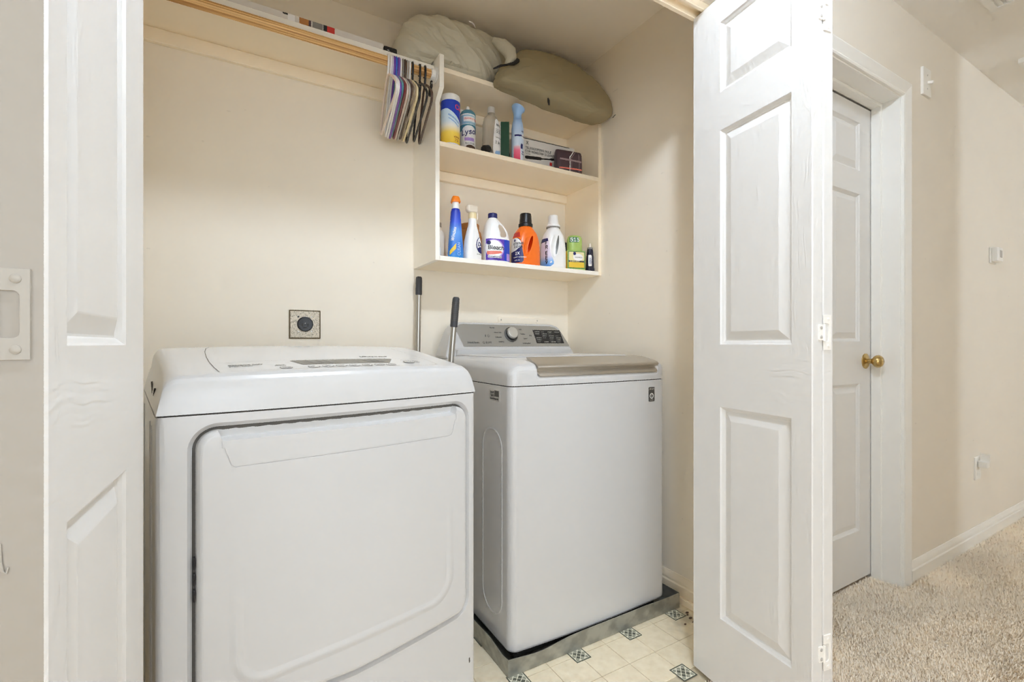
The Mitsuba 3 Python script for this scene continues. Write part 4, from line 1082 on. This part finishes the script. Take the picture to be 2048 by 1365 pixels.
lw = sg.Polygon([(-.125, .060), (-.060, .066), (-.034, .084), (-.036, .108), (-.047, .120), (-.062, .124), (-.125, .122)]).buffer(-.003).buffer(.003)
part(t, 'label', P(b.label(affinity.translate(lw, -.014, 0), .0011, .008)), 'label_white', True)
part(t, 'label', P(b.label(sg.Polygon([(-.114, .130), (-.050, .126), (-.050, .150), (-.114, .152)]), .0008, .008)), 'red', True, 'red band above the label')
part(t, 'lettering', P(cat([T_(b, 'XTREME', .010, -.093, .092, True, .0014), T_(b, 'CLEAN', .010, -.088, .078, True, .0014)])), 'black', True)
part(t, 'label', P(b.label(sg.Point(-.080, .112).buffer(.006), .0014, .005)), 'navy', True)
part(t, 'lettering', P(cat([T_(b, 'LAUNDRY DETERGENT', .0045, -.092, .034, True, .0011), T_(b, '2X', .014, -.080, .046, True, .0011), T_(b, '40 FL OZ', .005, -.084, .020, True, .0011)])), 'label_white', True)

t, P, b = detergent('white_detergent_jug', 'white detergent jug with white cap, right of the orange jug', 1.292, 1.822, 0, .112, .200, 'bottle_white', 'bottle_white', None)
s = man(b.mesh())
dent = m3.Manifold.sphere(1.0, 40).scale((.022, .028, .064)).rotate((0, 7, 0)).translate((.008, -.058, .112)).rotate((0, 0, -29))
slot = m3.Manifold.sphere(1.0, 32).scale((.0065, .062, .050)).rotate((0, 8, 0)).translate((.017, -.010, .112)).rotate((0, 0, -31))
part(t, 'body', P(tm(s - dent - slot)), 'bottle_white', 40)
part(t, 'cap', P(lathe([(.0315, .202), (.0335, .205), (.0325, .211), (.0270, .216), (.0245, .227), (.0215, .255), (.020, .258), (0, .2585)], 40)), 'bottle_white', 35, 'white measuring cap')
part(t, 'cap_ring', P(lathe([(.0325, .1975), (.0330, .199), (.0330, .2015), (.0320, .2025)], 40)), 'mid_grey', 35)
lp = sg.Polygon([(-.115, .010), (-.030, .010), (-.014, .022), (-.014, .034), (-.030, .075), (-.036, .130), (-.042, .146), (-.115, .146)]).buffer(-.004).buffer(.004)
lm_ = b.label(affinity.translate(lp, -.014, 0), .0007, .008)
part(t, 'label', P(lm_), 'vcol', True, 'lilac to blue label', color=vgrad(lm_, [(.010, (74, 136, 206)), (.035, (120, 170, 222)), (.06, (214, 208, 226)), (.146, (222, 214, 230))]))
part(t, 'label', P(b.label(sg.Polygon([(-.129, .122), (-.0525, .128), (-.054, .142), (-.129, .146)]), .0010, .008)), 'navy', True)
part(t, 'lettering', P(cat([b.wrap(move(text(ch, .017, True), -.071, z, 0), .0012) for ch, z in (('F', .112), ('R', .092), ('E', .064), ('E', .042), ('9', .022))])), 'black', True)
part(t, 'label', P(b.label(sg.Polygon([(-.048, .026), (-.040, .036), (-.036, .028)]), .0011, .004)), 'label_white', True)

t = thing('black_carton', 'black carton in the right rear of the bottom board', 'box')
put(t, move(cbox(-.03, .03, -.035, .035, 0, .165, .001), 1.428, 1.950, S2), 'black_soft', 25)
t = thing('bag_carton', 'light green carton of bags with yellow label, right of the white jug', 'carton')
P = on(1.409, 1.815, S2, -14)
part(t, 'carton', P(cbox(-.046, .046, -.032, .032, 0, .098, .001)), 'green', 25)
ff = lambda m: P(move(upright(m), 0, -.0323, 0))
part(t, 'label', ff(poly_solid(sg.box(-.043, .012, .043, .094), .0003)), 'green_label', False)
part(t, 'label', ff(poly_solid(sg.box(-.040, .050, .040, .091), .0005)), 'label_cream', False)
part(t, 'label', ff(poly_solid(sg.box(-.040, .016, .040, .042), .0005)), 'yellow', False)
part(t, 'label', ff(poly_solid(affinity.translate(affinity.scale(sg.Point(0, 0).buffer(1), .026, .017), .008, .066), .0007)), 'label_white', False)
part(t, 'label', ff(poly_solid(sg.Point(-.010, .083).buffer(.0075), .0009)), 'navy', False)
part(t, 'label', ff(poly_solid(sg.box(-.040, .042, .040, .050), .0006)), 'dark_grey', False)
part(t, 'lettering', ff(cat([move(text('SLIDER BAGS', .0055, True), -.034, .0432, .0006), ])), 'label_cream', False)
part(t, 'lettering', ff(move(text('Sandwich', .006, True), -.008, .063, .0007)), 'mid_grey', False)
part(t, 'label', P(move(cbox(-.0003, 0, -.030, .030, .012, .094, .0001), -.0465, 0, 0)), 'yellow', False, 'yellow end of the carton')
t = thing('green_roll', 'light green wrapped roll marked 515 on top of the bag carton', 'roll')
P = on(1.413, 1.815, S2 + .0985, -14)
b = Body([(0, .034, .026, 2.6), (.003, .036, .028, 2.6), (.060, .036, .028, 2.6), (.072, .031, .023, 2.4), (.076, .024, .018, 2.2)])
part(t, 'body', P(b.mesh()), 'green', 40)
part(t, 'label', P(b.label(sg.box(-.036, .040, .010, .066), .0006, .006)), 'green_label', True)
part(t, 'lettering', P(T_(b, '515', .018, -.034, .044, True, .001)), 'label_white', True)

t = thing('dark_squeeze_bottle', 'dark squeeze bottle with clear tip at the right end of the bottom board', 'bottle')
P = on(1.477, 1.775, S2, 0)
b = Body([(0, .019, .015, 3), (.003, .021, .017, 3), (.016, .021, .017, 3), (.022, .018, .0155, 3), (.070, .0165, .0145, 2.6), (.105, .0145, .0135, 2.2), (.110, .0125, .0125, 2)])
part(t, 'body', P(b.mesh()), 'ink_blue', 35)
part(t, 'collar', P(lathe([(.0135, .109), (.0140, .110), (.0140, .117), (.0125, .118)], 26)), 'mid_grey', 35)
part(t, 'tip', P(lathe([(.0075, .118), (.0060, .128), (.0065, .136), (0, .138)], 20)), 'frosted', 35, 'pale tip')
part(t, 'label', P(b.label(sg.box(-.020, .026, -.002, .080).buffer(-.004).buffer(.004), .0006, .006)), 'label_white', True)
part(t, 'lettering', P(b.wrap(move(text('DISH', .009, True), -.005, .034, 0, rz=90), .0009)), 'navy', True)

# ------------------------------------------------------------------ bags on top
def blob(poly, ymid, half, wrinkle, clamp, seed, mat_key, nu=220, nv=110, fpow=0.55):
    poly = sg.Polygon(poly).buffer(.008).buffer(-.008)
    c = np.array(poly.representative_point().coords[0]) if False else np.array(poly.centroid.coords[0])
    th = np.arange(nu) / nu * 2 * np.pi
    R = []
    for t_ in th:
        l = sg.LineString([c, c + 3 * np.array([math.cos(t_), math.sin(t_)])]).intersection(poly.exterior)
        pts = [np.array(g.coords[0]) for g in (l.geoms if hasattr(l, 'geoms') else [l]) if not g.is_empty]
        R.append(max(np.linalg.norm(p - c) for p in pts))
    R = np.array(R)
    rings = []
    for ph in np.linspace(-np.pi / 2 + .02, np.pi / 2 - .02, nv):
        f, g = math.cos(ph) ** fpow, math.sin(ph)
        g = math.copysign(abs(g) ** .85, g)
        x, z = c[0] + R * f * np.cos(th), c[1] + R * f * np.sin(th)
        y = ymid(x, z) + half * g
        rings.append(np.stack([x, y, z], 1))
    m = loft(rings[::-1], cap=True); m.fix_normals()
    v = np.array(m.vertices); n = m.vertex_normals
    w = wrinkle(v)
    v = v + n * w[:, None]
    m.vertices = clamp(v)
    m.merge_vertices(digits_vertex=6)
    return m
def fabric(p, n, uv):
    return noise(p.x * 900, p.y * 900, p.z * 900) + 1.5 * fbm(p.x * 22, p.y * 22, p.z * 30, 3)
mat('olive', (152, 140, 110), 0.75, spec=0.25, bump=proc(fabric, eps=5e-4), scale=0.0009, sheen=0.3)
mat('olive_grey', (196, 190, 170), 0.6, spec=0.35, bump=proc(fabric, eps=5e-4), scale=0.0009, sheen=0.3)
def wr1(v):
    a = meshkit.fbm(np.stack([v[:, 0] * 7 + v[:, 2] * 9, v[:, 1] * 5, v[:, 2] * 5 - v[:, 0] * 3], 1), 4, seed=3) - .5
    r = meshkit.noise(np.stack([v[:, 0] * 16 + v[:, 2] * 14, v[:, 1] * 4, v[:, 2] * 4], 1), seed=8)
    r2 = meshkit.noise(np.stack([v[:, 0] * 30 + v[:, 2] * 34, v[:, 1] * 8, v[:, 2] * 9], 1), seed=18)
    return a * .032 + (1 - abs(2 * r - 1)) ** 4 * .009 + (1 - abs(2 * r2 - 1)) ** 5 * .006
def cl1(v):
    v = v.copy(); v[:, 2] = np.clip(v[:, 2], 2.1173, 2.400); v[:, 1] = np.clip(v[:, 1], 1.715, 2.003)
    lowf = v[:, 2] < 2.145
    # the ear of the side panel stands in front of the bag
    near = (v[:, 0] > .66) & (v[:, 0] < .70) & (v[:, 2] < 2.138)
    v[near, 2] = np.maximum(v[near, 2], 2.1375)
    v[lowf, 1] = np.maximum(v[lowf, 1], 1.758)
    return v
bag1 = [(.524, 2.110), (.530, 2.185), (.560, 2.265), (.602, 2.322), (.70, 2.350), (.815, 2.357), (.91, 2.352), (1.01, 2.346), (1.075, 2.318), (1.090, 2.275), (1.068, 2.215), (1.0, 2.150), (.93, 2.112)]
t = thing('storage_bag', 'grey green fabric bag bulging on the shelf above the hangers', 'bag')
put(t, blob(bag1, lambda x, z: 1.855 + np.clip((x - .86) / .2, 0, 1) * .055, .118, wr1, cl1, 3, 'olive_grey'), 'olive_grey', 60)
# gathered flap at its right end
fp = [(.925, 1.735, 2.290), (.958, 1.715, 2.268), (.985, 1.700, 2.238), (.988, 1.694, 2.205), (.968, 1.694, 2.175)]
part(t, 'flap', tube(fp, [.012, .026, .028, .024, .012], 16), 'olive_grey', 50)
part(t, 'drawstring', tube([(1.008, 1.690, 2.212), (1.006, 1.672, 2.196), (.985, 1.668, 2.176), (.950, 1.668, 2.160), (.925, 1.670, 2.150), (.896, 1.680, 2.134)], [.005, .009, .007, .004, .005, .003], 8), 'black', 30, 'black cord at the opening')
part(t, 'thread', tube([(.812, 1.735, 2.330), (.825, 1.73, 2.326), (.835, 1.729, 2.318), (.838, 1.728, 2.308)], [.0015, .003, .002, .001], 6), 'label_white', 30, 'white thread')
def wr2(v):
    a = meshkit.fbm(np.stack([v[:, 0] * 4 + v[:, 2] * 4, v[:, 1] * 4, v[:, 2] * 6], 1), 4, seed=13) - .5
    r = meshkit.noise(np.stack([v[:, 0] * 9 - v[:, 2] * 12, v[:, 1] * 5, v[:, 2] * 6], 1), seed=21)
    return a * .030 + (1 - abs(2 * r - 1)) ** 4 * .007
def cl2(v):
    v = v.copy()
    v[:, 0] = np.minimum(v[:, 0], 1.516); v[:, 2] = np.minimum(v[:, 2], 2.400); v[:, 1] = np.minimum(v[:, 1], 2.003)
    q = v[:, 1] > CY - .006
    v[q, 2] = np.maximum(v[q, 2], 2.1173)
    ov_ = (~q) & (v[:, 1] > CY - .03) & (v[:, 2] < 2.1173)
    v[ov_, 1] = CY - .006
    return v
bag2 = [(.925, 2.098), (.955, 2.080), (1.12, 2.074), (1.27, 2.060), (1.40, 2.052), (1.465, 2.056), (1.515, 2.090), (1.535, 2.14), (1.524, 2.22), (1.500, 2.290), (1.43, 2.345), (1.31, 2.378), (1.20, 2.372), (1.10, 2.338), (1.0, 2.225), (.93, 2.135)]
t = thing('cushion', 'large flat olive cushion hanging over the front of the cream shelf unit', 'cushion')
put(t, blob(bag2, lambda x, z: 1.670 + np.clip(z - 2.06, 0, .4) * .55, .066, wr2, cl2, 5, 'olive', fpow=.36), 'olive', 60)
part(t, 'zip_pull', tube([(1.128, 1.628, 2.052), (1.129, 1.625, 2.040), (1.131, 1.624, 2.022)], [.003, .0055, .003], 8), 'black', 30, 'black zip pull')
part(t, 'seam', tube([(1.47, 1.607, 2.046), (1.485, 1.612, 2.060), (1.499, 1.622, 2.072)], .0018, 6), 'dark_grey', 30)

# flat things on the long shelf
t = thing('flat_carton', 'flat white carton with red printed patch lying on the long shelf', 'box')
part(t, 'carton', cbox(-.05, .476, 1.772, 1.95, 2.1165, 2.150, .001), 'carton', 25)
for x0, x1, m_ in ((.150, .172, 'label_white'), (.186, .216, 'amber'), (.216, .224, 'plum'), (.228, .262, 'mid_grey'), (.264, .276, 'black_soft'), (.276, .302, 'red')):
    part(t, 'printing', cbox(x0, x1, 1.7713, 1.773, 2.118, 2.149, .0002), m_, False)
part(t, 'printing', cbox(.134, .150, 1.7713, 1.773, 2.144, 2.149, .0002), 'black_soft', False)
t = thing('black_case', 'small flat black case at the end of the white carton', 'case')
part(t, 'shell', cbox(.480, .530, 1.776, 1.84, 2.1165, 2.150, .003), 'black', 25)
part(t, 'mark', cbox(.492, .499, 1.7752, 1.777, 2.133, 2.136, .0002), 'label_white', False)

# ------------------------------------------------------------------ hangers
def hanger_path():
    """hook, neck, shoulders and bar in the (y, z) plane; the rod's centre at the origin"""
    a = np.linspace(math.radians(-35), math.radians(180), 16)
    hook = [(-.021 * math.cos(t_), .021 * math.sin(t_)) for t_ in a[::-1]]
    hook = [(.021 * math.cos(t_), .0215 * math.sin(t_)) for t_ in np.linspace(math.radians(-30), math.radians(180), 16)]
    return hook[::-1]
def make_hanger(x, yaw, m_hook, m_body, r=.0036, tilt=0.0, label='', span=.20, drop=.205):
    t = thing('hanger', label, 'hanger', 'hangers on the wooden rod')
    hk = [(0.0205 * math.cos(q), 0.0205 * math.sin(q)) for q in np.linspace(math.radians(200), math.radians(-10), 16)][::-1]
    hk = [(0.0205 * math.cos(q), 0.0205 * math.sin(q)) for q in np.linspace(math.radians(210), math.radians(0), 16)]
    path = hk + [(.0205, -.012), (.015, -.030), (.004, -.044), (0, -.058)]
    def place(m): return move(move(m, 0, 0, 0, ry=0), x, RY, RZ, rz=yaw)
    h3 = [(0, -p, q) for p, q in path]
    part(t, 'hook', place(tube(h3, r * .95, 10)), m_hook, 40)
    zt = -drop
    bp = [(0, -.058), (-.03, -.064), (-.10, -.105), (-span + .012, -.168), (-span, -.182), (-span + .004, zt + .006), (-span + .018, zt), (0, zt), (span - .018, zt), (span - .004, zt + .006), (span, -.182), (span - .012, -.168), (.10, -.105), (.03, -.064), (0, -.058)]
    # round the corners
    ln = sg.LineString(bp); s_ = np.linspace(0, 1, 100)
    pts = np.array([ln.interpolate(q, normalized=True).coords[0] for q in s_])
    k = 5
    for _ in range(2):
        pts[1:-1] = (pts[:-2] + 2 * pts[1:-1] + pts[2:]) / 4
    b3 = np.column_stack([np.sin(pts[:, 1] * 18) * .001 + tilt * (pts[:, 1] + .058), pts[:, 0], pts[:, 1]])
    part(t, 'frame', place(tube(b3, r, 10)), m_body, 40)
    return t, place
HG = [(.484, -7.2, 'label_white', 'hanger_pink', .0042, 'white plastic hanger with blush body, far left on the rod and swung out'),
      (.494, -9.7, 'label_white', 'label_white', .0038, 'white plastic hanger between the blush one and the lavender one'),
      (.501, -10.2, 'lavender', 'label_white', .0036, 'white hanger with lavender hook beside the purple hanger'),
      (.508, -10.4, 'hanger_purple', 'hanger_purple', .0036, 'purple hanger left of the blue hanger'),
      (.515, -10.2, 'hanger_blue', 'hanger_teal', .0040, 'teal hanger with bright blue hook'),
      (.524, -10.6, 'hanger_purple', 'maroon', .0042, 'maroon hanger with purple hook'),
      (.532, -10.2, 'label_white', 'hanger_pink', .0034, 'pale pink hanger right of the maroon one'),
      (.540, -10.5, 'mid_grey', 'light_grey', .0032, 'grey hanger in the middle of the row'),
      (.548, -10.7, 'brown', 'brown', .0040, 'dark brown hanger with thick hook'),
      (.557, -10.4, 'light_grey', 'taupe', .0034, 'taupe hanger right of the dark brown one'),
      (.566, -10.2, 'label_white', 'trigger', .0040, 'cream hanger with white hook'),
      (.577, -11.2, 'black', 'black', .0042, 'black hanger right of the cream hanger'),
      (.606, -11.7, 'black', 'black', .0042, 'black hanger with a swivel knot, second from the bracket'),
      (.627, -12.7, 'black', 'brown', .0044, 'black hook hanger with a metal clip bar, nearest the bracket')]
for i, (x, yaw, mh, mb, r, lab_) in enumerate(HG):
    t, pl_ = make_hanger(x, yaw, mh, mb, r, 0.0, lab_, .195 + .004 * ((i * 7) % 3), .200 + .003 * ((i * 5) % 4))
    if i == 12:
        part(t, 'swivel', pl_(tube([(0, -.012, -.048), (0, -.02, -.06), (0, -.012, -.075), (0, 0, -.082)], .005, 10)), 'black', 40)
    if i == 13:
        cb = part(t, 'clip_bar', pl_(tube([(.004, -.17, -.130), (.004, -.06, -.122), (.004, .10, -.125)], .0022, 8)), 'steel', 40, 'steel clip bar')
        for yy in (-.155, -.115):
            part(cb, 'clip', pl_(tube([(.004, yy - .008, -.140), (.004, yy - .004, -.118), (.004, yy + .006, -.114), (.004, yy + .010, -.130), (.004, yy + .006, -.146)], .0038, 8)), 'black', 40)

# ------------------------------------------------------------------ things against the back wall
t = thing('dryer_outlet', 'square speckled metal plate with a round black dryer socket above the dryer', 'outlet')
OX, OZ = .231, 1.096
part(t, 'plate', cbox(OX - .057, OX + .057, BACK - .006, BACK - .0005, OZ - .056, OZ + .056, .0015), 'old_edge', 25, 'dark worn plate edge')
part(t, 'face', cbox(OX - .0525, OX + .0525, BACK - .0072, BACK - .005, OZ - .0515, OZ + .0515, .0006), 'flecked_plate', 25, 'speckled plate face')
sk = part(t, 'socket', move(lathe([(.029, 0), (.029, .004), (.026, .0052), (.023, .0045), (0, .0045)], 40), OX, BACK - .0070, OZ + .001, rx=90), 'black', 35, 'round black socket')
for dx, dz, rz in ((-.010, -.002, 0), (.010, -.002, 0), (0, -.013, 90)):
    s_ = cbox(-.0016, .0016, -.0004, .0006, -.006, .006, .0003)
    part(sk, 'slot', move(s_, OX + dx, BACK - .0118, OZ + dz, ry=rz), 'gap', False)
part(sk, 'rivet', move(lathe([(.0016, 0), (.0012, .0008), (0, .001)], 12), OX, BACK - .0115, OZ + .004, rx=90), 'label_white', 40)
for dx in (-.024, .024):
    for dz in (-.028, .030):
        part(t, 'screw', move(lathe([(.0034, 0), (.003, .0012), (0, .0014)], 14), OX + dx, BACK - .0072, OZ + dz, rx=90), 'black' if (dx < 0 < dz) else 'steel', 40)
t = thing('cover_plate', 'cream painted cover plate with two screws on the wall behind the washer', 'cover plate')
part(t, 'board', cbox(1.098, 1.372, BACK - .006, BACK - .0005, 1.02, 1.150, .0015), 'wall', 25)
for x in (1.112, 1.322):
    part(t, 'screw', move(lathe([(.0034, 0), (.003, .0012), (0, .0014)], 14), x, BACK - .006, 1.137, rx=90), 'steel', 40)
def pole(label, top, bot, grip_len, r, grip_m, cat_='mop'):
    t = thing(cat_, label, cat_)
    a, b_ = np.array(top), np.array(bot); d = (b_ - a) / np.linalg.norm(b_ - a)
    g = a + d * grip_len
    part(t, 'shaft', tube([g, b_], r * .86, 16), 'steel', 40)
    part(t, 'grip', tube([a, a + d * .004, a + d * .012, g - d * .003, g], [r * .7, r * 1.02, r * 1.08, r * 1.12, r * .95], 18), grip_m, 40, 'dark grip')
    return t, d, a
t, d, a = pole('mop with steel handle and navy grip leaning on the back wall below the shelf unit', (.684, 1.970, 1.312), (.655, 1.945, .03), .080, .0125, 'grip')
part(t, 'head', cbox(.60, .700, 1.88, 1.98, 0, .03, .006), 'dark_grey')
t, d, a = pole('broom with steel handle and ribbed grey grip between the dryer and the washer', (.722, 1.655, 1.198), (.640, 1.70, .05), .115, .0125, 'grip', 'broom')
for i in range(10):
    c = a + d * (.02 + i * .0075)
    part(t, 'grip_rib', tube([c, c + d * .003], .0145, 16), 'dark_grey', 40)
part(t, 'head', cbox(.575, .695, 1.66, 1.74, 0, .05, .008), 'dark_grey')

# ------------------------------------------------------------------ hall wall fittings
def plate(x0, x1, z0, z1, th=.006):
    m = poly_solid(rrect(x0, x1, z0, z1, .004), th, .003, 3)
    return move(upright(m), 0, HALL_Y0, 0)
t = thing('wall_switch', 'white toggle switch plate high on the beige hall wall', 'switch')
part(t, 'plate', plate(2.607, 2.690, 2.123, 2.246, .010), 'trim', 30)
part(t, 'toggle', move(cbox(-.005, .005, -.022, 0, -.006, .006, .0015), 2.655, HALL_Y0 - .008, 2.184, rx=18), 'trim', 25)
for z in (2.154, 2.214):
    part(t, 'screw', move(lathe([(.0032, 0), (.003, .001), (0, .0012)], 12), 2.650, HALL_Y0 - .010, z, rx=90), 'light_grey', 40)
t = thing('thermostat', 'small white thermostat with grey display on the beige hall wall', 'thermostat')
part(t, 'base', cbox(3.468, 3.560, HALL_Y0 - .008, HALL_Y0 - .0003, 1.452, 1.535, .002), 'trim', 25)
part(t, 'case', rbox(3.474, 3.556, HALL_Y0 - .034, HALL_Y0 - .007, 1.458, 1.534, .006, 14), 'trim', 35)
part(t, 'display', cbox(3.500, 3.536, HALL_Y0 - .0350, HALL_Y0 - .033, 1.480, 1.518, .0003), 'light_grey', False)
t = thing('wall_outlet', 'white wall outlet with a small plug in adapter low on the hall wall', 'outlet')
part(t, 'plate', plate(3.247, 3.325, .322, .440), 'trim', 30)
for z in (.358, .404):
    part(t, 'receptacle', move(upright(poly_solid(rrect(3.269, 3.303, z - .014, z + .014, .008), .002, .0008, 2)), 0, HALL_Y0 - .0055, 0), 'trim', 30)
part(t, 'screw', move(lathe([(.003, 0), (.0026, .001), (0, .0012)], 12), 3.286, HALL_Y0 - .006, .381, rx=90), 'light_grey', 40)
t = thing('plug_adapter', 'small white plug in adapter in the hall outlet', 'adapter')
part(t, 'case', rbox(3.270, 3.308, HALL_Y0 - .044, HALL_Y0 - .0085, .388, .420, .004, 12), 'trim', 30)
part(t, 'fin', cbox(3.300, 3.306, HALL_Y0 - .046, HALL_Y0 - .0085, .418, .456, .001), 'trim', 25)
def vent(name, label, x0, x1, y0, y1, drop):
    t = thing(name, label, 'vent')
    z = CEIL
    fr = sg.box(x0, y0, x1, y1).difference(sg.box(x0 + .025, y0 + .025, x1 - .025, y1 - .025))
    m = trimesh.creation.extrude_polygon(fr, drop, engine='earcut'); m.apply_translation((0, 0, z - drop))
    part(t, 'frame', m, 'trim', 25)
    n = int((y1 - y0 - .05) / .022)
    for i in range(n):
        yy = y0 + .025 + (i + .5) * (y1 - y0 - .05) / n
        part(t, 'slat', move(cbox(x0 + .025, x1 - .025, -.009, .009, -.0008, .0008, .0003), 0, yy, z - drop * .5 - .002, rx=25), 'trim', False)
vent('ceiling_vent', 'white louvred return vent on the hall ceiling nearer the closet', 2.42, 2.773, .34, .696, .012)
vent('ceiling_vent', 'white louvred vent on the hall ceiling near the end of the hall', 3.36, 3.66, .44, .748, .022)
# stray bits on the closet floor
t = thing('dirt', 'dark crumbs on the closet floor beside the folding door', 'dirt', kind='stuff')
cr = []
for x, y, s_ in ((1.405, 1.155, .004), (1.440, 1.150, .003), (1.452, 1.170, .006), (1.458, 1.120, .002), (1.400, 1.10, .002), (1.47, 1.20, .006), (1.46, 1.19, .004), (1.485, 1.14, .007), (1.49, 1.13, .005)):
    k = trimesh.creation.icosphere(subdivisions=1, radius=s_); k.apply_scale((1.3, .8, .5)); cr.append(move(k, x, y, s_ * .4))
put(t, cat(cr), 'brown', 40)
